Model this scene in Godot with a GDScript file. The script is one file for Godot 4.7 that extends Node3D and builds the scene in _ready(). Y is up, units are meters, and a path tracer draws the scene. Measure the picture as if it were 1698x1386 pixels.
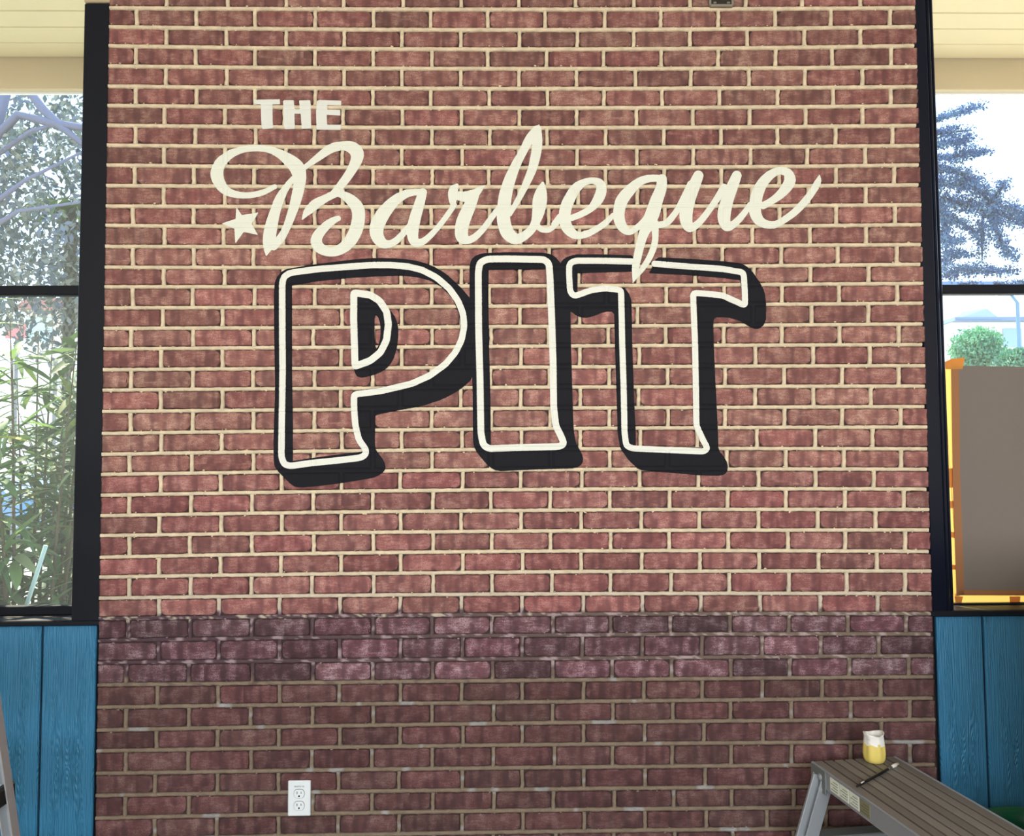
extends Node3D
# A painted brick wall between two windows. Wall face at z = 0, floor at y = 0, camera looks along -z.

const FOCAL := 1400.0
const EYE := Vector3(-0.0678, 1.4623, 2.8915)
const TILT := Vector3(0.05575, -0.0177, -0.00701)
var view := Basis.from_euler(TILT, EULER_ORDER_YXZ)
var rng := RandomNumberGenerator.new()
var used := {}
var wob := FastNoiseLite.new()
var M := {}

# bed joint heights in photo pixels, measured at x = 183, 850 and 1500; joint 0 is the first in view
var jl := [-115.0, -83.0, -52.0, -20.0, 12.0, 43.4, 75.0, 108.5, 142.0, 174.0, 207.0, 240.0, 273.0, 307.0, 341.0, 373.0, 408.0, 442.5, 475.0, 510.0, 544.0, 578.0, 612.6, 646.5, 682.0, 718.4, 753.0, 786.5, 821.0, 855.0, 888.0, 924.0, 957.0, 992.0, 1026.0, 1062.5, 1099.0, 1136.0, 1173.0, 1211.0, 1245.6, 1283.0, 1319.5, 1357.0, 1394.0, 1431.0, 1468.0, 1505.0]
var jm := [-114.0, -82.0, -50.0, -18.0, 14.6, 48.5, 80.7, 113.0, 146.0, 178.0, 211.0, 243.5, 277.4, 309.0, 342.0, 376.0, 408.0, 442.5, 473.5, 507.0, 541.0, 573.75, 608.5, 642.0, 677.0, 711.0, 745.0, 779.0, 812.0, 846.6, 881.0, 914.5, 949.0, 985.5, 1019.4, 1054.0, 1093.0, 1129.0, 1165.0, 1200.0, 1236.0, 1274.0, 1310.0, 1345.0, 1380.6, 1417.0, 1454.0, 1491.0]
var jr := [-115.0, -83.0, -52.0, -20.0, 12.0, 43.4, 75.0, 110.0, 143.0, 174.6, 207.5, 240.8, 273.0, 306.0, 339.0, 372.0, 405.0, 438.0, 469.5, 502.4, 537.0, 571.0, 606.0, 640.0, 674.0, 708.0, 744.0, 778.0, 811.0, 845.0, 879.0, 914.4, 947.0, 984.5, 1018.0, 1051.6, 1088.0, 1123.0, 1158.5, 1194.0, 1231.0, 1268.7, 1304.0, 1339.0, 1374.0, 1410.0, 1446.0, 1482.0]
# head joints of the two alternating courses, at photo heights 28 and 1190
var even_top := [225.5, 325.0, 423.0, 522.5, 619.0, 715.0, 809.5, 905.5, 1001.5, 1097.0, 1191.5, 1286.0, 1380.0, 1475.0]
var even_low := [208.5, 312.0, 416.0, 517.0, 617.6, 717.7, 817.7, 917.7, 1016.0, 1115.5, 1212.8, 1312.8, 1411.0, 1509.5]
var odd_top := [275.5, 375.5, 474.0, 570.0, 667.0, 764.0, 860.0, 956.0, 1052.0, 1145.0, 1239.0, 1333.0, 1428.0]
var odd_low := [259.0, 361.0, 462.0, 562.0, 663.0, 766.5, 867.0, 968.0, 1068.0, 1167.0, 1267.0, 1365.0, 1462.0]
var heads := []      # per course: joint x in photo pixels, wall edges included
var brick_z := []    # per course: how proud each brick stands
var covered := {}    # 4-pixel cells under sign paint


# ---------------------------------------------------------------- helpers

func wp(u: float, v: float, z := 0.0) -> Vector3:
	var d := view * Vector3((u - 849.0) / FOCAL, (693.0 - v) / FOCAL, -1.0)
	return EYE + d * ((z - EYE.z) / d.z)


func yp(u: float, v: float, y: float) -> Vector3:
	var d := view * Vector3((u - 849.0) / FOCAL, (693.0 - v) / FOCAL, -1.0)
	return EYE + d * ((y - EYE.y) / d.y)


func numbered(called: String, parent: Node) -> String:
	var key := str(parent.get_instance_id()) + called
	var n: int = used.get(key, 0)
	used[key] = n + 1
	return called if n == 0 else "%s_%03d" % [called, n]


func begin() -> SurfaceTool:
	var st := SurfaceTool.new()
	st.begin(Mesh.PRIMITIVE_TRIANGLES)
	return st


func flat() -> SurfaceTool:
	var st := begin()
	st.set_smooth_group(-1)
	return st


func node_of(called: String, mesh: Mesh, material: Material, parent: Node = self) -> MeshInstance3D:
	var o := MeshInstance3D.new()
	o.name = numbered(called, parent)
	o.mesh = mesh
	o.material_override = material
	parent.add_child(o, true)
	return o


func obj(called: String, st: SurfaceTool, material: Material, parent: Node = self) -> MeshInstance3D:
	st.generate_normals()
	return node_of(called, st.commit(), material, parent)


func thing(called: String, label: String, category: String, at := Vector3.ZERO, turn := 0.0, group := "") -> Node3D:
	var o := Node3D.new()
	o.name = numbered(called, self)
	add_child(o, true)
	o.position = at
	o.rotation.y = turn
	return tag(o, label, category, group)


func tag(o: Node3D, label: String, category := "", group := "", kind := "") -> Node3D:
	if label: o.set_meta("label", label)
	if category: o.set_meta("category", category)
	if group: o.set_meta("group", group)
	if kind: o.set_meta("kind", kind)
	return o


func setting(called: String, label: String, category := "wall") -> Node3D:
	var o := Node3D.new()
	o.name = numbered(called, self)
	add_child(o, true)
	return tag(o, label, category, "", "structure")


func mat(c: Color, rough := 0.7, metal := 0.0) -> StandardMaterial3D:
	var m := StandardMaterial3D.new()
	m.albedo_color = c
	m.roughness = rough
	m.metallic = metal
	return m


func tri(st: SurfaceTool, a: Vector3, b: Vector3, c: Vector3, out: Vector3) -> void:
	if (b - a).cross(c - a).dot(out) > 0.0:
		var k := b
		b = c
		c = k
	st.add_vertex(a)
	st.add_vertex(b)
	st.add_vertex(c)


func quad(st: SurfaceTool, a: Vector3, b: Vector3, c: Vector3, d: Vector3, out: Vector3) -> void:
	tri(st, a, b, c, out)
	tri(st, a, c, d, out)


# chamfered box, its middle at xf.origin
func box(st: SurfaceTool, size: Vector3, xf: Transform3D, bevel := 0.002) -> void:
	var h := size / 2.0
	var b := minf(bevel, minf(h.x, minf(h.y, h.z)) * 0.6)
	var p := func(s: Vector3, axis: int) -> Vector3:
		var v := Vector3((h.x - (0.0 if axis == 0 else b)) * s.x, (h.y - (0.0 if axis == 1 else b)) * s.y, (h.z - (0.0 if axis == 2 else b)) * s.z)
		return xf * v
	var r := xf.basis
	for axis in 3:
		var i := (axis + 1) % 3
		var j := (axis + 2) % 3
		for s in [-1.0, 1.0]:
			var q := []
			for t in [[-1.0, -1.0], [1.0, -1.0], [1.0, 1.0], [-1.0, 1.0]]:
				var w := Vector3.ZERO
				w[axis] = s
				w[i] = t[0]
				w[j] = t[1]
				q.append(p.call(w, axis))
			var o := Vector3.ZERO
			o[axis] = s
			quad(st, q[0], q[1], q[2], q[3], r * o)
		for s in [-1.0, 1.0]:
			for t in [-1.0, 1.0]:
				var w0 := Vector3.ZERO
				w0[i] = s
				w0[j] = t
				w0[axis] = -1.0
				var w1 := w0
				w1[axis] = 1.0
				var o := Vector3.ZERO
				o[i] = s
				o[j] = t
				quad(st, p.call(w0, i), p.call(w1, i), p.call(w1, j), p.call(w0, j), r * o)
	for sx in [-1.0, 1.0]:
		for sy in [-1.0, 1.0]:
			for sz in [-1.0, 1.0]:
				var s := Vector3(sx, sy, sz)
				tri(st, p.call(s, 0), p.call(s, 1), p.call(s, 2), r * s)


func span(st: SurfaceTool, a: Vector3, b: Vector3, bevel := 0.002) -> void:
	box(st, (b - a).abs(), Transform3D(Basis(), (a + b) / 2.0), bevel)


func bar(st: SurfaceTool, a: Vector3, b: Vector3, wide: float, deep: float, side := Vector3.RIGHT, bevel := 0.002) -> void:
	var up := (b - a).normalized()
	var x := (side - up * side.dot(up)).normalized()
	box(st, Vector3(wide, a.distance_to(b), deep), Transform3D(Basis(x, up, x.cross(up)), (a + b) / 2.0), bevel)


func tube(st: SurfaceTool, pts: Array, radii: Array, sides := 8) -> void:
	var rings := []
	for i in pts.size():
		var d: Vector3 = (pts[mini(i + 1, pts.size() - 1)] - pts[maxi(i - 1, 0)]).normalized()
		var x := d.cross(Vector3(0.31, 0.2, 0.93)).normalized()
		var y := d.cross(x)
		var ring := []
		for k in sides:
			var a := TAU * k / sides
			ring.append(pts[i] + (x * cos(a) + y * sin(a)) * radii[mini(i, radii.size() - 1)])
		rings.append(ring)
	for i in pts.size() - 1:
		for k in sides:
			var n := (k + 1) % sides
			quad(st, rings[i][k], rings[i][n], rings[i + 1][n], rings[i + 1][k], rings[i][k] + rings[i][n] - 2.0 * pts[i])
	for k in range(1, sides - 1):
		tri(st, rings[0][0], rings[0][k], rings[0][k + 1], pts[0] - pts[1])
		tri(st, rings[-1][0], rings[-1][k], rings[-1][k + 1], pts[-1] - pts[-2])


# turned shape: profile of (radius, height), optional pleats
func lathe(st: SurfaceTool, profile: Array, seg: int, xf := Transform3D(), pleats := 0, depth := 0.0, colors := []) -> void:
	for i in profile.size() - 1:
		var a: Vector2 = profile[i]
		var b: Vector2 = profile[i + 1]
		for k in seg:
			var q := []
			for e in [[a, k], [a, k + 1], [b, k + 1], [b, k]]:
				var t: float = TAU * e[1] / seg
				var r: float = e[0].x * (1.0 + depth * cos(pleats * t) * minf(1.0, absf(e[0].y) * 40.0))
				q.append(xf * Vector3(r * cos(t), e[0].y, r * sin(t)))
			var mid := TAU * (k + 0.5) / seg
			var n := Vector3(cos(mid) * (b.y - a.y), a.x - b.x, sin(mid) * (b.y - a.y))
			if colors:
				for w in [[0, a, 1], [2, a, 3]]:
					pass
			quad(st, q[0], q[1], q[2], q[3], xf.basis * n)


func rounded(points: Array, passes := 2, most := 6.0, closed := true) -> Array:
	for p in passes:
		var out := []
		var n := points.size()
		for i in n:
			if not closed and (i == 0 or i == n - 1):
				out.append(points[i])
				continue
			var c: Vector2 = points[i]
			for o in [points[(i + n - 1) % n], points[(i + 1) % n]]:
				var d := c.distance_to(o)
				out.append(c.lerp(o, minf(0.25, most / maxf(d, 0.001))))
		points = out
	return points


# numbers x, y, x, y ... read in a zoomed view of the photo, turned into photo pixels
func trace(from: Vector2, zoom: float, n: Array) -> Array:
	var out := []
	for i in range(0, n.size(), 2):
		out.append(from + Vector2(n[i], n[i + 1]) / zoom)
	return out


# a brush stroke: x, y, half width ...; smoothed, as [point, radius] pairs
func brush(from: Vector2, zoom: float, n: Array) -> Array:
	var p := []
	for i in range(0, n.size(), 3):
		p.append(Vector3(from.x + n[i] / zoom, from.y + n[i + 1] / zoom, n[i + 2] / zoom))
	var out := []
	for i in p.size() - 1:
		var a: Vector3 = p[maxi(i - 1, 0)]
		var b: Vector3 = p[i]
		var c: Vector3 = p[i + 1]
		var d: Vector3 = p[mini(i + 2, p.size() - 1)]
		for s in 5:
			var v := b.cubic_interpolate(c, a, d, s / 5.0)
			out.append([Vector2(v.x, v.y), maxf(v.z, 0.3)])
	var e: Vector3 = p[-1]
	out.append([Vector2(e.x, e.y), e.z])
	return out


func line(points: Array, radius: float, closed := true) -> Array:
	var out := []
	for p in points:
		out.append([p, radius])
	if closed:
		out.append([points[0], radius])
	return out


# ---------------------------------------------------------------- brick wall

func jy(k: int, u: float) -> float:
	var a := (u - 850.0) * (u - 1500.0) / (667.0 * 1317.0)
	var b := (u - 183.0) * (u - 1500.0) / (667.0 * -650.0)
	var c := (u - 183.0) * (u - 850.0) / (1317.0 * 650.0)
	return jl[k] * a + jm[k] * b + jr[k] * c


func left_edge(v: float) -> float:
	return 181.0 - 24.0 * v / 1386.0


func right_edge(v: float) -> float:
	return 1519.0 + 38.0 * v / 1386.0


func lay_courses() -> void:
	for c in jl.size() - 1:
		var v: float = (jm[c] + jm[c + 1]) / 2.0
		var t := (v - 28.0) / (1190.0 - 28.0)
		var even := c % 2 == 0
		var top: Array = even_top if even else odd_top
		var low: Array = even_low if even else odd_low
		var row := [left_edge(v)]
		for i in top.size():
			row.append(lerpf(top[i], low[i], t) + rng.randf_range(-1.6, 1.6))
		row.append(right_edge(v))
		heads.append(row)
		var zs := []
		for i in row.size() - 1:
			zs.append(rng.randf_range(-0.0007, 0.0007))
		brick_z.append(zs)


func fill_texture(side: int, call: Callable) -> ImageTexture:
	var im := Image.create(side, side, false, Image.FORMAT_RGB8)
	for y in side:
		for x in side:
			im.set_pixel(x, y, call.call(x, y))
	return ImageTexture.create_from_image(im)


func noise(freq: float, octaves := 3, seed_ := 1) -> FastNoiseLite:
	var n := FastNoiseLite.new()
	n.seed = seed_
	n.frequency = freq
	n.fractal_octaves = octaves
	n.noise_type = FastNoiseLite.TYPE_SIMPLEX_SMOOTH
	return n


func brick_texture(base: Color, pale: Color, dark: Color, pale_share: float) -> ImageTexture:
	var blot := noise(0.018, 4, 5)
	var fine := noise(0.22, 2, 6)
	var band := noise(0.02, 2, 7)
	var hatch := noise(0.09, 2, 8)
	return fill_texture(768, func(x: int, y: int) -> Color:
		var b := blot.get_noise_2d(x, y)
		var f := fine.get_noise_2d(x, y)
		var p := band.get_noise_2d(x * 1.4, y * 0.12)
		var h := hatch.get_noise_2d(x * 0.35, y * 1.6)
		var t := clampf(pale_share + 0.8 * b + 0.65 * f + 0.4 * h, 0.0, 1.0)
		var c := base.lerp(pale, t)
		c = c.lerp(dark, clampf(0.12 + 0.9 * p - 0.5 * b + 0.25 * f, 0.0, 0.7))
		return c)


func bump_texture(side: int, freq: float, octaves: int) -> NoiseTexture2D:
	var t := NoiseTexture2D.new()
	t.width = side
	t.height = side
	t.seamless = true
	t.noise = noise(freq, octaves, 21)
	return t


func add_brick(st: SurfaceTool, c: int, i: int) -> void:
	var u0: float = heads[c][i]
	var u1: float = heads[c][i + 1]
	var first := i == 0
	var last: bool = i == heads[c].size() - 2
	var gap := 3.9
	var tl := wp(u0 + (0.0 if first else gap), jy(c, u0) + gap)
	var tr := wp(u1 - (0.0 if last else gap), jy(c, u1) + gap)
	var bl := wp(u0 + (0.0 if first else gap), jy(c + 1, u0) - gap)
	var br := wp(u1 - (0.0 if last else gap), jy(c + 1, u1) - gap)
	var w := tl.distance_to(tr)
	var h := tl.distance_to(bl)
	var z0: float = brick_z[c][i]
	var outline := []
	var r := [0.0, 0.0, 0.0, 0.0]
	for k in 4:
		r[k] = rng.randf_range(0.008, 0.02)
	if first:
		r[0] = 0.003
		r[3] = 0.003
	if last:
		r[1] = 0.003
		r[2] = 0.003
	# corners clockwise from top left, y down
	var centre := [Vector2(r[0], r[0]), Vector2(w - r[1], r[1]), Vector2(w - r[2], h - r[2]), Vector2(r[3], h - r[3])]
	for k in 4:
		for s in 4:
			var a := PI + PI / 2.0 * k + PI / 2.0 * s / 3.0
			outline.append(centre[k] + Vector2(cos(a), sin(a)) * r[k])
		var p: Vector2 = outline[-1]
		var kk := (k + 1) % 4
		var a2 := PI + PI / 2.0 * kk
		var q: Vector2 = centre[kk] + Vector2(cos(a2), sin(a2)) * r[kk]
		var n := int(p.distance_to(q) / 0.0135)
		for s in range(1, n):
			outline.append(p.lerp(q, float(s) / n))
	var n_pts := outline.size()
	var rag := []
	for p in outline:
		var g := wob.get_noise_2d((tl.x + p.x) * 900.0, (tl.y - p.y) * 900.0)
		var out: float = 0.0018 * g - 0.009 * maxf(0.0, g - 0.32)
		rag.append(out)
	var uv0 := Vector2(rng.randf(), rng.randf())
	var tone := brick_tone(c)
	var at := func(p: Vector2, z: float) -> Vector3:
		var a := tl.lerp(tr, p.x / w)
		var b := bl.lerp(br, p.x / w)
		var v := a.lerp(b, p.y / h)
		v.z = z
		return v
	var rings := []
	var mid := Vector2(w / 2.0, h / 2.0)
	for level in [[0.0, -0.016], [0.0, z0 - 0.0058], [0.0012, z0 - 0.0019], [0.0048, z0]]:
		var ring := []
		for k in n_pts:
			var p: Vector2 = outline[k]
			var d := Vector2(clampf(p.x, h * 0.4, w - h * 0.4), mid.y) - p
			var q: Vector2 = p + d.normalized() * (level[0] - rag[k])
			ring.append([at.call(q, level[1]), q])
		rings.append(ring)
	var put := func(e: Array) -> void:
		st.set_color(tone)
		st.set_uv(uv0 + e[1] / 0.85)
		st.add_vertex(e[0])
	for l in 3:
		for k in n_pts:
			var n := (k + 1) % n_pts
			for e in [rings[l][k], rings[l + 1][n], rings[l + 1][k], rings[l][k], rings[l][n], rings[l + 1][n]]:
				put.call(e)
	var cap: Array = rings[3]
	for k in n_pts / 2 - 1:
		var a := k
		var b := k + 1
		var x := n_pts - 1 - k
		var y := n_pts - 2 - k
		for e in ([cap[a], cap[b], cap[x], cap[b], cap[y], cap[x]] if b < y else [cap[a], cap[b], cap[x]]):
			put.call(e)


func row_of(c: int) -> float:
	return c - 4.0   # course counted from the first whole one in view


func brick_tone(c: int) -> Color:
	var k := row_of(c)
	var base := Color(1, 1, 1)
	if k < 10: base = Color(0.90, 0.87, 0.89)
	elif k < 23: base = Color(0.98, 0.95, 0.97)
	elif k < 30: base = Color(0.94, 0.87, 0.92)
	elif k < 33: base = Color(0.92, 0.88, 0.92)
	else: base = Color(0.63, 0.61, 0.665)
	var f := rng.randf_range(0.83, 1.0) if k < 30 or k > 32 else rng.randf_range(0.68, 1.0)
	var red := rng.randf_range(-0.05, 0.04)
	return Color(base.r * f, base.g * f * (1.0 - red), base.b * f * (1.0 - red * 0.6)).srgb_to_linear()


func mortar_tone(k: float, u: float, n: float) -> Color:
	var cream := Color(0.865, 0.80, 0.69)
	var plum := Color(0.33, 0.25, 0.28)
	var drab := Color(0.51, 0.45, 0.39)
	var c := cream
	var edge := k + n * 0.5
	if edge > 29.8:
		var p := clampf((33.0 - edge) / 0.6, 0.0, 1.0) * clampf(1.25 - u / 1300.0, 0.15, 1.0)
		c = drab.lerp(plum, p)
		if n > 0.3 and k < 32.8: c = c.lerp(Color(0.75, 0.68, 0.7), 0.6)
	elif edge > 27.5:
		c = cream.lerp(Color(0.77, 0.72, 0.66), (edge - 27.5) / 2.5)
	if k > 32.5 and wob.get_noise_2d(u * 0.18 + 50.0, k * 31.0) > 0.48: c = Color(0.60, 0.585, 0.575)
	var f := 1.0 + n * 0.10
	return Color(c.r * f, c.g * f, c.b * f).srgb_to_linear()


func build_wall() -> Node3D:
	var wall := setting("wall_back", "red brick wall between the two windows with a hand painted white and black barbeque sign")
	# what the bricks are bedded in, coloured dark to deepen the groove shade
	var st := flat()
	span(st, Vector3(wp(170, 700).x, 0.0, -0.05), Vector3(wp(1536, 700).x, 3.3, -0.0105), 0.0)
	obj("mortar_bed", st, mat(Color(0.24, 0.20, 0.19), 0.95), wall)
	# mortar strips
	st = begin()
	st.set_smooth_group(0)
	var strip := func(points: Array, across: Vector2, ks: Array) -> void:
		var rows := []
		for i in points.size():
			var p: Vector2 = points[i]
			var n := wob.get_noise_2d(p.x * 0.7, p.y * 0.7)
			var n2 := wob.get_noise_2d(p.x * 1.1 + 70.0, p.y * 1.1)
			var n3 := wob.get_noise_2d(p.x * 1.1, p.y * 1.1 + 170.0)
			var row := []
			for e in [[-1.0, -0.010], [-0.82, -0.0015], [0.0, -0.0003], [0.82, -0.0015], [1.0, -0.010]]:
				var hw: float = 3.2 + 0.65 * (n2 if e[0] < 0.0 else n3)
				var q: Vector2 = p + across * (hw * e[0] + n * 0.35)
				var v := wp(q.x, q.y)
				v.z = e[1] + n * 0.0007
				var shade := wob.get_noise_2d(q.x * 0.5 + 400.0, q.y * 0.9)
				row.append([v, mortar_tone(ks[i], p.x, shade)])
			rows.append(row)
		for i in points.size() - 1:
			for k in 4:
				for e in [rows[i][k], rows[i + 1][k], rows[i + 1][k + 1], rows[i][k], rows[i + 1][k + 1], rows[i][k + 1]]:
					st.set_color(e[1])
					st.add_vertex(e[0])
	for k in jl.size():
		var pts := []
		var ks := []
		var u := left_edge(jl[k])
		while u < right_edge(jr[k]):
			pts.append(Vector2(u, jy(k, u)))
			ks.append(row_of(k))
			u += 5.5
		strip.call(pts, Vector2(0, 1), ks)
	for c in jl.size() - 1:
		for i in range(1, heads[c].size() - 1):
			var u: float = heads[c][i]
			var v0 := jy(c, u) + 2.6
			var v1 := jy(c + 1, u) - 2.6
			var pts := []
			var ks := []
			for s in 6:
				pts.append(Vector2(u + wob.get_noise_2d(u * 9.0, s * 60.0) * 0.8, lerpf(v0, v1, s / 5.0)))
				ks.append(row_of(c) + s / 5.0)
			strip.call(pts, Vector2(-1, 0), ks)
	var mm := mat(Color.WHITE, 0.95)
	mm.vertex_color_use_as_albedo = true
	mm.heightmap_enabled = true
	mm.heightmap_texture = bump_texture(512, 0.05, 4)
	mm.heightmap_scale = 0.25
	mm.uv1_triplanar = true
	mm.uv1_world_triplanar = true
	mm.uv1_scale = Vector3.ONE * 3.0
	M.mortar = mm
	obj("mortar", st, mm, wall)
	# bricks: the 300 that show largest are parts of their own
	var rank := []
	for c in jl.size() - 1:
		for i in heads[c].size() - 1:
			var top := clampf(jy(c, heads[c][i]), 0.0, 1386.0)
			var low := clampf(jy(c + 1, heads[c][i]), 0.0, 1386.0)
			rank.append([(low - top) * (heads[c][i + 1] - heads[c][i]), c, i])
	rank.sort_custom(func(a, b): return a[0] > b[0])
	var relief := bump_texture(512, 0.035, 5)
	for e in [["clean", brick_texture(Color(0.615, 0.42, 0.385), Color(0.83, 0.67, 0.60), Color(0.47, 0.325, 0.315), 0.22)], ["dusty", brick_texture(Color(0.48, 0.335, 0.35), Color(0.80, 0.71, 0.72), Color(0.36, 0.26, 0.28), 0.2)]]:
		var b := mat(Color.WHITE, 0.9)
		b.albedo_texture = e[1]
		b.vertex_color_use_as_albedo = true
		b.heightmap_enabled = true
		b.heightmap_texture = relief
		b.heightmap_scale = 0.22
		M[e[0]] = b
	var rest := begin()
	rest.set_smooth_group(0)
	var rest_dusty := begin()
	rest_dusty.set_smooth_group(0)
	for n in rank.size():
		var c: int = rank[n][1]
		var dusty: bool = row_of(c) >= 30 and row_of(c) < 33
		if n < 300:
			var one := begin()
			one.set_smooth_group(0)
			add_brick(one, c, rank[n][2])
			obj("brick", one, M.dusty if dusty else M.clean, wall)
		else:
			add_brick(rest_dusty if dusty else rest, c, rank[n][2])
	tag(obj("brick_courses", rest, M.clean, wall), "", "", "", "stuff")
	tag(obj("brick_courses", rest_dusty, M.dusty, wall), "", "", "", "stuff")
	return wall


# height of the wall face under a coat of paint at a photo pixel
func coat_z(u: float, v: float) -> float:
	var k := int(clampf((v + 115.0) / 33.5, 1.0, 46.0))
	while k > 0 and jy(k, u) > v: k -= 1
	while k < 46 and jy(k + 1, u) <= v: k += 1
	var db := minf(v - jy(k, u), jy(k + 1, u) - v)
	var row: Array = heads[k]
	var i := 0
	while i < row.size() - 2 and row[i + 1] < u: i += 1
	var dh := minf(u - row[i] if i > 0 else 99.0, row[i + 1] - u if i < row.size() - 2 else 99.0)
	var e := 9.0
	if db < 3.75 and dh > 3.75: e = 3.75 - db
	elif db > 3.75 and dh < 3.75: e = 3.75 - dh
	elif db > 3.75: e = minf(db, dh) - 3.75
	var z: float = 0.0011 if db < 3.75 or dh < 3.75 else brick_z[k][i] + 0.0009
	return z - 0.0027 * exp(-e * e / 1.1)


func poly_field(poly: Array, x0: int, y0: int, w: int, h: int) -> PackedFloat32Array:
	var f := PackedFloat32Array()
	f.resize(w * h)
	f.fill(4.0)
	var n := poly.size()
	for i in n:
		var a: Vector2 = poly[i]
		var b: Vector2 = poly[(i + 1) % n]
		for y in range(maxi(0, int(minf(a.y, b.y)) - y0 - 3), mini(h, int(maxf(a.y, b.y)) - y0 + 5)):
			for x in range(maxi(0, int(minf(a.x, b.x)) - x0 - 3), mini(w, int(maxf(a.x, b.x)) - x0 + 5)):
				var p := Vector2(x + x0, y + y0)
				var ab := b - a
				var d := p.distance_to(a + ab * clampf((p - a).dot(ab) / maxf(ab.length_squared(), 1e-6), 0.0, 1.0))
				if d < f[y * w + x]: f[y * w + x] = d
	for y in h:
		var xs := []
		var py := y + y0 + 0.0001
		for i in n:
			var a: Vector2 = poly[i]
			var b: Vector2 = poly[(i + 1) % n]
			if (a.y > py) != (b.y > py):
				xs.append(a.x + (py - a.y) / (b.y - a.y) * (b.x - a.x))
		xs.sort()
		for i in range(0, xs.size() - 1, 2):
			for x in range(maxi(0, ceili(xs[i]) - x0), mini(w, floori(xs[i + 1]) - x0 + 1)):
				f[y * w + x] = -f[y * w + x]
	return f


# a coat of sign paint that follows the relief of the bricks
func paint(called: String, label: String, material: Material, lift: float, strokes: Array, polys := [], cuts := []) -> void:
	var lo := Vector2(1e6, 1e6)
	var hi := -lo
	for s in strokes:
		for e in s:
			lo = lo.min(e[0] - Vector2.ONE * e[1])
			hi = hi.max(e[0] + Vector2.ONE * e[1])
	for p in polys:
		for e in p:
			lo = lo.min(e)
			hi = hi.max(e)
	var x0 := int(lo.x) - 4
	var y0 := int(lo.y) - 4
	var w := int(hi.x) - x0 + 6
	var h := int(hi.y) - y0 + 6
	var f := PackedFloat32Array()
	f.resize(w * h)
	f.fill(4.0)
	for p in polys:
		var g := poly_field(p, x0, y0, w, h)
		for i in g.size(): f[i] = minf(f[i], g[i])
	for s in strokes:
		for i in s.size() - 1:
			var a: Vector2 = s[i][0]
			var b: Vector2 = s[i + 1][0]
			var ra: float = s[i][1]
			var rb: float = s[i + 1][1]
			var m := maxf(ra, rb) + 3.0
			var ab := b - a
			var l2 := maxf(ab.length_squared(), 1e-6)
			for y in range(maxi(0, int(minf(a.y, b.y) - m) - y0), mini(h, int(maxf(a.y, b.y) + m) - y0 + 1)):
				for x in range(maxi(0, int(minf(a.x, b.x) - m) - x0), mini(w, int(maxf(a.x, b.x) + m) - x0 + 1)):
					var p := Vector2(x + x0, y + y0)
					var t := clampf((p - a).dot(ab) / l2, 0.0, 1.0)
					var d := p.distance_to(a + ab * t) - lerpf(ra, rb, t)
					if d < f[y * w + x]: f[y * w + x] = d
	for p in cuts:
		var g := poly_field(p, x0, y0, w, h)
		for i in g.size(): f[i] = maxf(f[i], -g[i])
	for y in h:   # a brush is never quite steady
		for x in w:
			if f[y * w + x] < 2.0: f[y * w + x] += 0.35 * wob.get_noise_2d((x + x0) * 6.0, (y + y0) * 6.0)
	var verts := PackedVector3Array()
	var norms := PackedVector3Array()
	var index := PackedInt32Array()
	var at := PackedInt32Array()
	at.resize(w * h)
	at.fill(-1)
	var zs := PackedFloat32Array()
	zs.resize(w * h)
	zs.fill(9.0)
	var z_at := func(x: int, y: int) -> float:
		x = clampi(x, 0, w - 1)
		y = clampi(y, 0, h - 1)
		if zs[y * w + x] > 8.0: zs[y * w + x] = coat_z(x + x0, y + y0)
		return zs[y * w + x]
	var n_at := func(x: int, y: int) -> Vector3:
		return Vector3(-(z_at.call(x + 1, y) - z_at.call(x - 1, y)) / 0.0042, (z_at.call(x, y + 1) - z_at.call(x, y - 1)) / 0.0042, 1.0).normalized()
	for y in h - 1:
		for x in w - 1:
			var ids := [y * w + x, y * w + x + 1, (y + 1) * w + x + 1, (y + 1) * w + x]
			if f[ids[0]] >= 0.0 and f[ids[1]] >= 0.0 and f[ids[2]] >= 0.0 and f[ids[3]] >= 0.0: continue
			covered[Vector2i((x + x0) / 4, (y + y0) / 4)] = true
			var loop := []
			for k in 4:
				var a: int = ids[k]
				var b: int = ids[(k + 1) % 4]
				var ax := a % w
				var ay := a / w
				if f[a] < 0.0:
					if at[a] < 0:
						at[a] = verts.size()
						var v := wp(ax + x0, ay + y0)
						v.z = z_at.call(ax, ay) + lift
						verts.append(v)
						norms.append(n_at.call(ax, ay))
					loop.append(at[a])
				if (f[a] < 0.0) != (f[b] < 0.0):
					var t := f[a] / (f[a] - f[b])
					var bx := b % w
					var by := b / w
					var v := wp(lerpf(ax, bx, t) + x0, lerpf(ay, by, t) + y0)
					v.z = lerpf(z_at.call(ax, ay), z_at.call(bx, by), t) + lift
					loop.append(verts.size())
					verts.append(v)
					norms.append(n_at.call(ax, ay))
			for k in range(1, loop.size() - 1):
				index.append_array([loop[0], loop[k], loop[k + 1]])
	var arrays := []
	arrays.resize(Mesh.ARRAY_MAX)
	arrays[Mesh.ARRAY_VERTEX] = verts
	arrays[Mesh.ARRAY_NORMAL] = norms
	arrays[Mesh.ARRAY_INDEX] = index
	var mesh := ArrayMesh.new()
	mesh.add_surface_from_arrays(Mesh.PRIMITIVE_TRIANGLES, arrays)
	tag(node_of(called, mesh, material, get_node("wall_back")), label)


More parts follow.
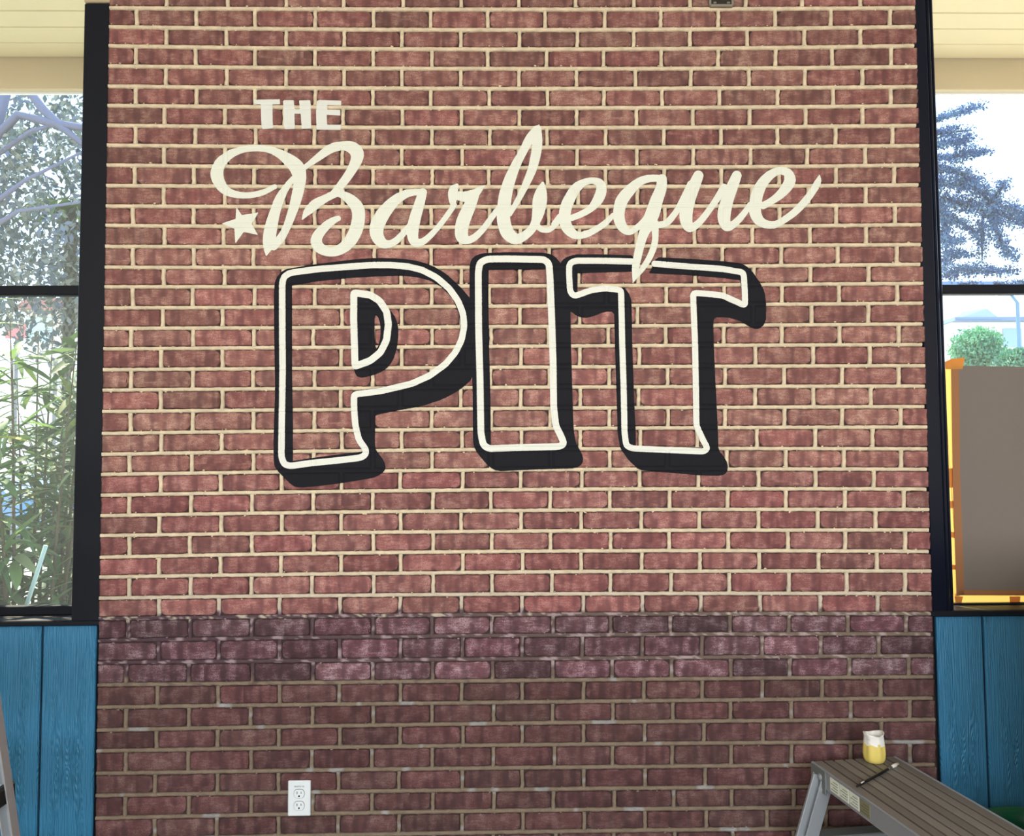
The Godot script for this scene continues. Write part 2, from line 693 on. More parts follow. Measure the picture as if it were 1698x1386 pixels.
func build_lettering() -> void:
	var white := mat(Color(0.90, 0.91, 0.875), 0.6)
	var cream := mat(Color(0.89, 0.905, 0.855), 0.65)
	var black := mat(Color(0.112, 0.116, 0.14), 0.7)
	black.metallic_specular = 0.25
	var thin := mat(Color(0.875, 0.885, 0.86), 0.7)
	for m in [white, cream, black, thin]:
		m.heightmap_enabled = true
		m.heightmap_texture = M.mortar.heightmap_texture
		m.heightmap_scale = 0.05
		m.uv1_triplanar = true
		m.uv1_world_triplanar = true
		m.uv1_scale = Vector3.ONE * 3.0
	# small block word
	var o := Vector2(400, 150)
	paint("painted_letter", "white painted block letter T of the small word THE", thin, 0.0, [], [trace(o, 8.49, [175, 130, 545, 125, 545, 190, 440, 195, 445, 480, 455, 530, 300, 545, 285, 500, 275, 195, 175, 185])])
	paint("painted_letter", "white painted block letter H of the small word THE", thin, 0.0, [], [trace(o, 8.49, [590, 150, 610, 135, 740, 137, 745, 240, 760, 265, 825, 262, 815, 140, 970, 137, 980, 200, 985, 520, 990, 535, 850, 540, 840, 330, 750, 330, 755, 540, 620, 545, 598, 500])])
	paint("painted_letter", "white painted block letter E of the small word THE", thin, 0.0, [], [trace(o, 8.49, [1065, 145, 1100, 135, 1410, 145, 1405, 210, 1215, 205, 1210, 268, 1395, 275, 1395, 355, 1205, 345, 1210, 480, 1405, 480, 1400, 555, 1060, 550, 1055, 300])])
	# script
	o = Vector2(330, 200)
	var z := 4.851
	paint("painted_star", "small white painted five pointed star left of the script", cream, 0.0, [], [trace(o, z, [300, 695, 345, 760, 480, 738, 425, 830, 475, 920, 360, 895, 292, 990, 285, 870, 180, 828, 295, 790])])
	paint("painted_letter", "looped capital B of the painted script word", cream, 0.0003, [
		brush(o, z, [610, 532, 20, 510, 580, 24, 400, 602, 24, 300, 595, 28, 220, 565, 36, 168, 505, 46, 145, 430, 52, 168, 350, 46, 240, 280, 36, 340, 237, 28, 450, 223, 26, 560, 232, 28, 650, 268, 36, 725, 318, 50, 785, 375, 60, 808, 440, 56, 806, 520, 48, 785, 620, 44, 750, 740, 38, 705, 860, 32, 655, 950, 34, 600, 1010, 34]),
		brush(o, z, [755, 470, 22, 700, 540, 28, 645, 640, 38, 605, 760, 44, 575, 880, 52, 560, 990, 46, 542, 1082, 6]),
		brush(o, z, [835, 385, 24, 880, 355, 22, 960, 295, 30, 1060, 225, 38, 1160, 203, 36, 1235, 220, 50, 1272, 265, 54, 1262, 330, 46, 1215, 420, 38, 1150, 510, 34, 1080, 590, 28]),
		brush(o, z, [1150, 575, 22, 1080, 598, 28, 1010, 630, 32, 940, 670, 40, 890, 715, 36, 860, 750, 24, 832, 795, 5]),
		brush(o, z, [1050, 600, 24, 1130, 590, 26, 1210, 630, 42, 1272, 700, 52, 1284, 780, 52, 1262, 880, 54, 1210, 975, 50, 1130, 1040, 42, 1050, 1055, 38, 980, 1030, 42, 945, 980, 46, 960, 920, 42, 1020, 850, 36, 1080, 805, 28, 1120, 788, 22])])
	o = Vector2(600, 190)
	paint("painted_letter", "letter a of the painted script word", cream, 0.0002, [
		brush(o, z, [490, 622, 26, 420, 624, 28, 350, 640, 34, 270, 690, 42, 185, 780, 54, 128, 880, 58, 120, 960, 54, 155, 1025, 44, 210, 1043, 32, 270, 1018, 28, 330, 960, 26, 380, 895, 22]),
		brush(o, z, [490, 625, 34, 462, 720, 42, 432, 820, 46, 412, 910, 48, 410, 980, 44, 432, 1030, 36, 490, 1022, 28, 560, 965, 24, 650, 860, 22, 715, 770, 22, 745, 725, 20])])
	paint("painted_letter", "letter r of the painted script word", cream, 0.0003, [
		brush(o, z, [765, 568, 14, 737, 610, 38, 730, 670, 34, 735, 725, 22]),
		brush(o, z, [765, 650, 34, 830, 660, 42, 900, 640, 38, 945, 605, 24, 985, 573, 5]),
		brush(o, z, [900, 655, 42, 865, 740, 50, 822, 840, 54, 802, 920, 54, 808, 985, 50, 850, 1010, 32, 910, 985, 28, 980, 915, 25, 1050, 820, 24, 1110, 740, 22])])
	paint("painted_letter", "tall looped letter b of the painted script word", cream, 0.0004, [
		brush(o, z, [1425, 85, 6, 1400, 125, 30, 1350, 195, 36, 1295, 300, 34, 1242, 400, 38, 1192, 520, 46, 1157, 640, 52, 1142, 760, 54, 1142, 860, 54, 1172, 950, 54, 1230, 998, 46, 1290, 985, 38, 1355, 935, 34, 1395, 870, 36, 1420, 780, 50, 1432, 690, 58, 1445, 610, 40, 1455, 552, 12]),
		brush(o, z, [1415, 120, 30, 1412, 220, 40, 1400, 320, 40, 1370, 440, 36, 1320, 560, 30, 1260, 680, 24, 1190, 800, 20]),
		brush(o, z, [1405, 880, 24, 1440, 922, 22, 1500, 928, 22, 1555, 890, 20, 1600, 835, 18])])
	o = Vector2(900, 260)
	z = 6.3
	paint("painted_letter", "first letter e of the painted script word", cream, 0.0002, [
		brush(o, z, [110, 700, 22, 170, 620, 22]),
		brush(o, z, [300, 640, 32, 400, 600, 34, 500, 540, 38, 575, 450, 54, 610, 360, 56, 600, 285, 48, 530, 250, 34, 440, 265, 36, 350, 325, 52, 290, 420, 58, 242, 530, 62, 228, 640, 60, 250, 730, 60, 310, 800, 50, 380, 822, 38, 470, 802, 36, 560, 755, 34, 650, 695, 32, 735, 610, 26])])
	paint("painted_letter", "letter q of the painted script word, its tail crossing the black T", cream, 0.0013, [
		brush(o, z, [1200, 225, 36, 1090, 232, 40, 1000, 270, 46, 905, 355, 58, 825, 460, 64, 795, 580, 60, 805, 680, 58, 850, 755, 48, 910, 785, 34, 990, 735, 32, 1060, 660, 28, 1120, 570, 26]),
		brush(o, z, [1245, 235, 52, 1235, 330, 58, 1190, 450, 66, 1150, 580, 74, 1105, 690, 70, 1055, 800, 52, 1015, 930, 46, 982, 1080, 42, 962, 1190, 32, 942, 1318, 4]),
		brush(o, z, [1165, 700, 46, 1175, 820, 34, 1162, 930, 34, 1110, 1060, 32, 1040, 1170, 28, 950, 1300, 6]),
		brush(o, z, [1100, 712, 30, 1220, 712, 34, 1300, 685, 36, 1380, 595, 32, 1430, 525, 28])])
	o = Vector2(1080, 250)
	z = 5.66
	paint("painted_letter", "letter u of the painted script word", cream, 0.0002, [
		brush(o, z, [440, 235, 48, 405, 320, 56, 365, 430, 58, 332, 540, 62, 326, 640, 60, 350, 715, 46, 400, 712, 36, 470, 650, 32, 540, 560, 30, 610, 460, 32, 680, 340, 32]),
		brush(o, z, [180, 640, 28, 240, 560, 28, 300, 450, 30, 365, 310, 28]),
		brush(o, z, [800, 235, 46, 762, 330, 54, 722, 440, 56, 692, 540, 62, 682, 630, 60, 705, 708, 46, 760, 698, 36, 830, 635, 32, 890, 560, 28, 925, 500, 22])])
	paint("painted_letter", "last letter e of the painted script word, ending in a long upstroke", cream, 0.0003, [
		brush(o, z, [1050, 515, 34, 1130, 470, 34, 1210, 410, 42, 1278, 330, 52, 1300, 270, 54, 1275, 205, 42, 1200, 188, 36, 1120, 225, 42, 1050, 295, 50, 1000, 390, 56, 977, 490, 58, 975, 580, 56, 1012, 655, 48, 1080, 690, 38, 1160, 692, 34, 1240, 652, 32, 1340, 580, 34, 1430, 490, 36, 1500, 400, 34, 1560, 300, 32, 1578, 230, 4])])
	# big outlined letters: black shadow coats first, then white outlines
	o = Vector2(440, 410)
	z = 3.3806
	var p_in := trace(o, z, [150, 215, 300, 190, 480, 172, 600, 165, 760, 160, 850, 168, 930, 190, 990, 225, 1050, 290, 1085, 370, 1095, 430, 1080, 520, 1050, 590, 1000, 640, 920, 700, 820, 745, 650, 785, 490, 805, 480, 830, 490, 1010, 510, 1090, 545, 1125, 545, 1145, 400, 1162, 250, 1182, 155, 1198, 155, 1000, 150, 700, 150, 400])
	paint("painted_letter_shadow", "black outline and drop shadow of the big letter P", black, 0.0, [],
		[rounded(trace(o, z, [55, 180, 100, 125, 280, 95, 480, 70, 600, 60, 740, 62, 850, 75, 930, 100, 1010, 145, 1070, 200, 1110, 240, 1160, 300, 1165, 735, 1090, 800, 1000, 850, 880, 890, 740, 915, 620, 940, 616, 955, 615, 1100, 620, 1140, 655, 1180, 675, 1220, 670, 1255, 620, 1290, 440, 1320, 290, 1340, 185, 1348, 150, 1335, 100, 1285, 65, 1250, 48, 1215, 45, 1100, 55, 800, 50, 500, 48, 250]), 1)], [p_in])
	paint("painted_letter_shadow", "black shadow inside the eye of the big letter P", black, 0.00005, [],
		[rounded(trace(o, z, [500, 270, 600, 272, 650, 300, 693, 342, 735, 400, 748, 470, 740, 560, 715, 640, 670, 690, 600, 720, 520, 735, 495, 690]), 1)],
		[rounded(trace(o, z, [614, 382, 630, 385, 645, 430, 646, 500, 634, 555, 618, 572, 612, 480]), 1)])
	var i_o := Vector2(770, 400)
	var i_z := 3.4667
	paint("painted_letter_shadow", "black outline and drop shadow of the big letter I", black, 0.0001, [],
		[rounded(trace(i_o, i_z, [30, 130, 50, 90, 100, 68, 250, 63, 470, 66, 520, 85, 548, 120, 560, 135, 580, 300, 610, 380, 613, 600, 622, 900, 628, 1080, 640, 1160, 665, 1200, 683, 1240, 680, 1280, 640, 1305, 400, 1312, 190, 1322, 145, 1300, 75, 1220, 50, 1170, 48, 900, 40, 600, 30, 300]), 1)],
		[trace(i_o, i_z, [140, 165, 300, 163, 470, 158, 485, 300, 495, 600, 508, 900, 515, 1050, 545, 1130, 575, 1165, 560, 1176, 300, 1180, 152, 1178, 150, 900, 142, 600, 138, 300])])
	var t_o := Vector2(910, 400)
	var t_z := 3.4658
	paint("painted_letter_shadow", "black outline and drop shadow of the big letter T", black, 0.0002, [],
		[rounded(trace(t_o, t_z, [62, 132, 90, 95, 150, 75, 300, 75, 490, 82, 478, 235, 500, 232, 580, 180, 618, 92, 800, 100, 1000, 115, 1110, 128, 1160, 160, 1215, 240, 1240, 290, 1250, 370, 1248, 460, 1225, 495, 1190, 508, 1150, 490, 1100, 458, 1030, 438, 950, 437, 945, 480, 950, 650, 962, 900, 972, 1100, 975, 1200, 1005, 1235, 1030, 1280, 1025, 1330, 990, 1348, 860, 1345, 700, 1330, 520, 1315, 460, 1260, 410, 1190, 395, 1100, 390, 900, 380, 600, 375, 405, 320, 405, 260, 430, 210, 443, 160, 430, 130, 405, 100, 402, 40, 400, 25, 300, 30, 150]), 1, 4.0)],
		[trace(t_o, t_z, [165, 185, 300, 180, 480, 175, 590, 185, 800, 195, 1000, 212, 1100, 225, 1112, 335, 1060, 345, 1000, 312, 880, 295, 815, 290, 830, 500, 840, 800, 845, 1080, 890, 1165, 880, 1185, 500, 1185, 500, 1100, 490, 900, 480, 600, 475, 340, 460, 300, 435, 265, 320, 265, 200, 280, 165, 290])])
	paint("painted_letter", "white outline of the big letter P", white, 0.0007, [line(rounded(trace(o, z, [95, 200, 105, 165, 140, 143, 300, 122, 480, 108, 600, 100, 700, 100, 800, 108, 880, 128, 960, 170, 1030, 230, 1080, 300, 1108, 370, 1115, 440, 1100, 520, 1065, 590, 1010, 655, 920, 720, 820, 765, 650, 805, 497, 825, 497, 900, 505, 1000, 525, 1080, 565, 1135, 560, 1165, 530, 1180, 400, 1195, 250, 1210, 140, 1226, 105, 1215, 90, 1170, 92, 1000, 97, 700, 95, 400]), 2, 3.0), 5.3)])
	paint("painted_letter", "white outline round the eye of the big letter P", white, 0.0007, [line(rounded(trace(o, z, [496, 255, 590, 268, 640, 300, 680, 360, 690, 430, 680, 520, 645, 590, 590, 635, 503, 668, 500, 560, 495, 400]), 2, 2.0), 5.8)])
	paint("painted_letter", "white outline of the big letter I", white, 0.0008, [line(rounded(trace(i_o, i_z, [80, 180, 88, 125, 130, 103, 250, 102, 460, 106, 487, 130, 494, 250, 502, 450, 510, 700, 513, 950, 525, 1060, 560, 1130, 572, 1165, 545, 1180, 300, 1186, 140, 1192, 108, 1170, 95, 1100, 90, 800, 82, 500]), 2, 3.0), 5.6)])
	paint("painted_letter", "white outline of the big letter T, broken by the script tail", white, 0.0009, [line(rounded(trace(t_o, t_z, [607, 130, 800, 145, 1000, 160, 1110, 178, 1120, 195, 1125, 280, 1128, 370, 1060, 340, 1000, 312, 880, 300, 828, 298, 832, 400, 840, 600, 845, 850, 848, 1060, 885, 1140, 912, 1190, 890, 1208, 700, 1200, 480, 1190, 445, 1175, 435, 1100, 430, 850, 422, 600, 415, 280, 320, 270, 240, 282, 180, 305, 145, 315, 122, 290, 116, 180, 118, 130, 150, 112, 300, 112, 480, 117]), 2, 3.0, false), 5.0, false)])


func build_crumbs(wall: Node3D) -> void:
	var st := flat()
	for n in 3000:
		var k := rng.randi_range(1, jl.size() - 2)
		var u := rng.randf_range(left_edge(jl[k]) + 4.0, right_edge(jr[k]) - 6.0)
		var v := jy(k, u) + (rng.randf_range(2.6, 4.6) if rng.randf() < 0.5 else -rng.randf_range(2.6, 4.6))
		if covered.has(Vector2i(int(u) / 4, int(v) / 4)): continue
		var p := wp(u, v)
		p.z = -0.0006
		var s := 0.0009 + 0.0028 * pow(rng.randf(), 2.5)
		st.set_color(mortar_tone(row_of(k), u, rng.randf_range(-0.2, 0.9)))
		var ring := []
		var a0 := rng.randf() * TAU
		for i in 5:
			var a := a0 + TAU * i / 5.0
			ring.append(p + Vector3(cos(a) * s * rng.randf_range(0.8, 1.9), sin(a) * s * rng.randf_range(0.6, 1.1), -0.0005))
		var tip := p + Vector3(0, 0, s * 0.8)
		for i in 5:
			tri(st, ring[i], ring[(i + 1) % 5], tip, Vector3(0, 0, 1))
	tag(obj("mortar_crumbs", st, M.mortar, wall), "", "", "", "stuff")


# ---------------------------------------------------------------- room and windows

func grain_material(c: Color, rough: float, relief: float, seed_: int) -> StandardMaterial3D:
	var warp := noise(0.006, 2, seed_)
	var fibre := noise(0.05, 3, seed_ + 1)
	var saw := noise(0.03, 2, seed_ + 2)
	var side := 512
	var im := Image.create(side, side, false, Image.FORMAT_RGB8)
	for j in side:
		for i in side:
			# folded over at the middle so that repeats meet without a seam
			var x := absf(i - side / 2.0) * 2.0
			var y := absf(j - side / 2.0) * 2.0
			var w := warp.get_noise_2d(x * 1.6, y * 0.28)
			var rings := 0.5 + 0.5 * sin(w * 95.0)
			var mask := clampf(0.5 + 2.2 * warp.get_noise_2d(x * 0.8 + 900.0, y * 0.15), 0.0, 1.0)
			var h := 0.45 + 0.35 * (rings - 0.5) * mask + 0.28 * fibre.get_noise_2d(x * 3.0, y * 0.16) + 0.03 * saw.get_noise_2d(x * 0.5, y * 4.0)
			im.set_pixel(i, j, Color(h, h, h))
	var m := mat(c, rough)
	m.heightmap_enabled = true
	m.heightmap_texture = ImageTexture.create_from_image(im)
	m.heightmap_scale = relief
	m.uv1_triplanar = true
	m.uv1_scale = Vector3(1.5, 0.55, 1.5)
	return m


func build_siding(called: String, label: String, x_from: float, x_to: float, first: float, top: float) -> void:
	var wall := setting(called, label)
	var st := flat()
	span(st, Vector3(x_from, 0.0, -0.17), Vector3(x_to, top, -0.042), 0.0)
	obj("wall_core", st, mat(Color(0.05, 0.12, 0.19), 0.9), wall)
	var x := first
	while x > x_from: x -= 0.2
	while x < x_to - 0.004:
		var a := maxf(x + 0.004, x_from)
		var b := minf(x + 0.196, x_to)
		if b - a > 0.01:
			st = flat()
			box(st, Vector3(b - a, top, 0.014), Transform3D(), 0.003)
			var o := obj("board", st, M.blue if int(absf(x) * 50.0) % 2 == 0 else M.blue_b, wall)
			o.position = Vector3((a + b) / 2.0, top / 2.0, -0.037)
		x += 0.2


func build_window(called: String, label: String, xa: float, xb: float, rail: float, sill: float, nose: float, stop: float) -> void:
	# xa: the jamb beside the bricks, xb: the far jamb
	var win := setting(called, label, "window")
	var lo := minf(xa, xb)
	var hi := maxf(xa, xb)
	var st := flat()
	span(st, Vector3(lo, rail - 0.017, -0.165), Vector3(hi, rail + 0.017, -0.125), 0.003)
	obj("transom", st, M.navy, win)
	st = flat()
	span(st, Vector3(lo, sill, -0.17), Vector3(hi, sill + stop, -0.125), 0.003)
	obj("bottom_stop", st, M.navy, win)
	st = flat()
	span(st, Vector3(lo, sill - 0.012, -0.2), Vector3(hi, sill, -0.012), 0.002)
	obj("sill", st, M.sill, win)
	st = flat()
	var away := signf(xb - xa)
	span(st, Vector3(xa - away * 0.1, nose, -0.028), Vector3(xb, sill + 0.001, -0.006), 0.003)
	obj("sill_nosing", st, M.navy, win)
	st = flat()
	span(st, Vector3(lo, 3.22, -0.165), Vector3(hi, 3.26, -0.125), 0.002)
	obj("top_stop", st, M.navy, win)
	for e in [["glass_pane", sill + stop - 0.004, rail - 0.012], ["glass_pane", rail + 0.012, 3.225]]:
		st = flat()
		span(st, Vector3(lo, e[1], -0.150), Vector3(hi, e[2], -0.146), 0.0)
		obj(e[0], st, M.glass, win)


func build_room() -> void:
	var st := flat()
	span(st, Vector3(-3.2, -0.1, -0.2), Vector3(3.2, 0.0, 6.4), 0.0)
	tag(obj("floor", st, mat(Color(0.26, 0.245, 0.23), 0.8)), "bare grey concrete floor of the room", "floor", "", "structure")
	st = flat()
	span(st, Vector3(-3.2, 3.4, -0.2), Vector3(3.2, 3.5, 6.4), 0.0)
	tag(obj("ceiling", st, mat(Color(0.80, 0.77, 0.70), 0.85)), "cream painted ceiling of the room", "ceiling", "", "structure")
	for s in [["wall_west", -3.2, -3.0, "plain cream side wall on the left of the room"], ["wall_east", 3.0, 3.2, "plain cream side wall on the right of the room"]]:
		st = flat()
		span(st, Vector3(s[1], 0.0, -0.2), Vector3(s[2], 3.4, 6.4), 0.0)
		tag(obj(s[0], st, M.plaster), s[3], "wall", "", "structure")
	var rear := setting("wall_rear", "cream wall behind the camera with two wide window openings")
	for e in [[-3.0, 3.0, 0.0, 1.1], [-3.0, 3.0, 3.1, 3.4], [-3.0, -2.7, 1.1, 3.1], [-0.15, 0.15, 1.1, 3.1], [2.7, 3.0, 1.1, 3.1]]:
		st = flat()
		span(st, Vector3(e[0], e[2], 6.2), Vector3(e[1], e[3], 6.4), 0.0)
		obj("wall_panel", st, M.plaster, rear)
	st = flat()
	span(st, Vector3(-3.0, 3.24, -0.19), Vector3(3.0, 3.4, -0.02), 0.0)
	tag(obj("trim_1", st, M.plaster), "cream header over the two windows", "trim", "", "structure")
	for s in [-1.0, 1.0]:
		st = flat()
		span(st, Vector3(s * 2.62, 0.0, -0.18), Vector3(s * 3.0, 3.24, -0.03), 0.002)
		tag(obj("trim_4" if s < 0.0 else "trim_5", st, M.navy), "dark navy end post at the %s end of the window wall" % ("left" if s < 0.0 else "right"), "post", "", "structure")
	# posts beside the bricks
	var xl := wp(142, 0, -0.02).x
	var xr := wp(1547.5, 0, -0.02).x
	st = flat()
	span(st, Vector3(xl, wp(80, 1037, -0.012).y, -0.2), Vector3(wp(186, 0, -0.01).x, wp(160, 5, -0.01).y, -0.012), 0.003)
	tag(obj("trim_2", st, M.navy), "dark navy post left of the bricks", "post", "", "structure")
	st = flat()
	span(st, Vector3(xl, wp(160, 4, -0.01).y, -0.2), Vector3(wp(184, 0, -0.01).x, 3.24, -0.008), 0.003)
	tag(obj("trim_6", st, mat(Color(0.72, 0.66, 0.55), 0.8)), "beige beam end on top of the left navy post", "beam", "", "structure")
	var foot_r := wp(1620, 1021, -0.012).y
	var post := setting("trim_3", "dark navy post right of the bricks with a moulded glazing bead", "post")
	st = flat()
	span(st, Vector3(wp(1512, 0, -0.01).x, foot_r, -0.2), Vector3(wp(1535, 0, -0.012).x, 3.24, -0.012), 0.003)
	obj("post_face", st, M.navy_gloss, post)
	st = flat()
	span(st, Vector3(wp(1535, 0, -0.02).x, foot_r, -0.2), Vector3(wp(1541.5, 0, -0.02).x, 3.24, -0.02), 0.005)
	obj("moulding", st, M.navy_gloss, post)
	st = flat()
	span(st, Vector3(wp(1542, 0, -0.03).x, foot_r, -0.2), Vector3(xr + 0.004, 3.24, -0.032), 0.004)
	obj("glazing_stop", st, M.navy_gloss, post)
	# core behind the bricks
	st = flat()
	span(st, Vector3(xl + 0.01, 0.0, -0.19), Vector3(xr - 0.01, 3.24, -0.05), 0.0)
	tag(obj("wall_core", st, mat(Color(0.06, 0.055, 0.055), 0.9)), "stud wall core behind the bricks", "wall", "", "structure")
	var sl := wp(80, 1030, -0.006).y
	var sr := wp(1620, 1013, -0.006).y
	build_window("window_1", "tall window left of the brick wall looking out on oleander bushes", xl - 0.001, -2.62, wp(70, 481, -0.125).y, sl, wp(80, 1038, -0.006).y, 0.03)
	build_window("window_2", "tall window right of the brick wall with a taped board behind the lower pane", xr + 0.003, 2.62, wp(1630, 479, -0.125).y, sr, wp(1620, 1022, -0.006).y, 0.006)
	build_siding("wall_left", "blue painted grooved board siding under the left window", -2.62, wp(159.5, 1040, -0.03).x, wp(70, 1040, -0.03).x, wp(80, 1037.5, -0.03).y)
	build_siding("wall_right", "blue painted grooved board siding under the right window", wp(1552.5, 1030, -0.03).x, 2.62, wp(1630, 1030, -0.03).x, wp(1620, 1021.5, -0.03).y)


# ---------------------------------------------------------------- things in the room

func build_outlet() -> void:
	var a := wp(478, 1294, 0.004)
	var b := wp(515, 1352, 0.004)
	var at := (a + b) / 2.0
	var t := thing("electrical_outlet", "white electrical outlet plate with two sockets low on the brick wall", "outlet", at)
	var w := absf(b.x - a.x)
	var h := absf(b.y - a.y)
	var white := mat(Color(0.90, 0.93, 0.95), 0.35)
	var st := flat()
	box(st, Vector3(w, h, 0.007), Transform3D(), 0.003)
	obj("plate", st, white, t)
	var grey := mat(Color(0.25, 0.27, 0.30), 0.5)
	for s in [1.0, -1.0]:
		st = begin()
		st.set_smooth_group(-1)
		var c := Vector3(0.0, s * 0.0195 - 0.004, 0.0035)
		var ring := []
		for k in 24:
			var ang := TAU * k / 24.0
			ring.append(Vector2(clampf(cos(ang) * 0.0172, -0.0172, 0.0172), clampf(sin(ang) * 0.0172, -0.0142, 0.0142)))
		for k in 24:
			var p: Vector2 = ring[k]
			var q: Vector2 = ring[(k + 1) % 24]
			quad(st, c + Vector3(p.x, p.y, 0), c + Vector3(q.x, q.y, 0), c + Vector3(q.x, q.y, 0.002), c + Vector3(p.x, p.y, 0.002), Vector3(p.x, p.y, 0))
			tri(st, c + Vector3(0, 0, 0.002), c + Vector3(p.x, p.y, 0.002), c + Vector3(q.x, q.y, 0.002), Vector3(0, 0, 1))
		var so := obj("socket", st, white, t)
		st = begin()
		st.set_smooth_group(-1)
		var round_ := []
		for k in 25:
			var p: Vector2 = ring[k % 24]
			round_.append(c + Vector3(p.x * 1.03, p.y * 1.03, 0.0002))
		tube(st, round_, [0.0007], 5)
		obj("socket_gap", st, grey, so)
		for g in [[-0.0065, 0.0035, 0.0022, 0.0085], [0.0065, 0.0035, 0.0022, 0.007]]:
			st = flat()
			box(st, Vector3(g[2], g[3], 0.001), Transform3D(Basis(), c + Vector3(g[0], g[1], 0.0021)), 0.0003)
			obj("slot", st, grey, so)
		st = begin()
		lathe(st, [Vector2(0.0001, 0.0008), Vector2(0.0028, 0.0008), Vector2(0.003, 0.0)], 12, Transform3D(Basis(Vector3.RIGHT, PI / 2.0), c + Vector3(0, -0.0075, 0.002)))
		obj("ground_hole", st, mat(Color(0.03, 0.03, 0.03), 0.6), so)
	st = begin()
	lathe(st, [Vector2(0.0001, 0.0012), Vector2(0.002, 0.001), Vector2(0.0026, 0.0)], 12, Transform3D(Basis(Vector3.RIGHT, PI / 2.0), Vector3(0, -0.004, 0.0035)))
	obj("screw", st, white, t)
	var tm := TextMesh.new()
	tm.text = "PHOTO 15"
	tm.font_size = 16
	tm.pixel_size = 0.00042
	tm.depth = 0.0004
	var o := node_of("printed_text", tm, grey, t)
	o.position = Vector3(0.0, h / 2.0 - 0.0185, 0.0037)


func build_junction_box() -> void:
	var a := wp(1176, -28, 0.0)
	var b := wp(1214, 11, 0.0)
	var t := thing("junction_box", "small grey metal electrical box let into the bricks at the top edge", "electrical box", Vector3((a.x + b.x) / 2.0, (a.y + b.y) / 2.0, 0.004))
	var w := absf(b.x - a.x)
	var h := absf(b.y - a.y)
	var steel := mat(Color(0.62, 0.60, 0.55), 0.45, 0.6)
	var st := flat()
	for e in [[-1.0, 0.0], [1.0, 0.0], [0.0, -1.0], [0.0, 1.0]]:
		var sz := Vector3(0.009 if e[0] else w, 0.011 if e[1] else h, 0.011)
		box(st, sz, Transform3D(Basis(), Vector3(e[0] * w / 2.0, e[1] * h / 2.0, 0.0)), 0.002)
	obj("rim", st, steel, t)
	st = flat()
	box(st, Vector3(w, h, 0.003), Transform3D(Basis(), Vector3(0, 0, -0.001)), 0.0)
	obj("box_back", st, mat(Color(0.16, 0.15, 0.12), 0.8), t)
	for s in [-1.0, 1.0]:
		st = flat()
		box(st, Vector3(0.012, 0.007, 0.008), Transform3D(Basis(), Vector3(s * w * 0.3, -h / 2.0 + 0.008, 0.006)), 0.002)
		obj("ear", st, steel, t)


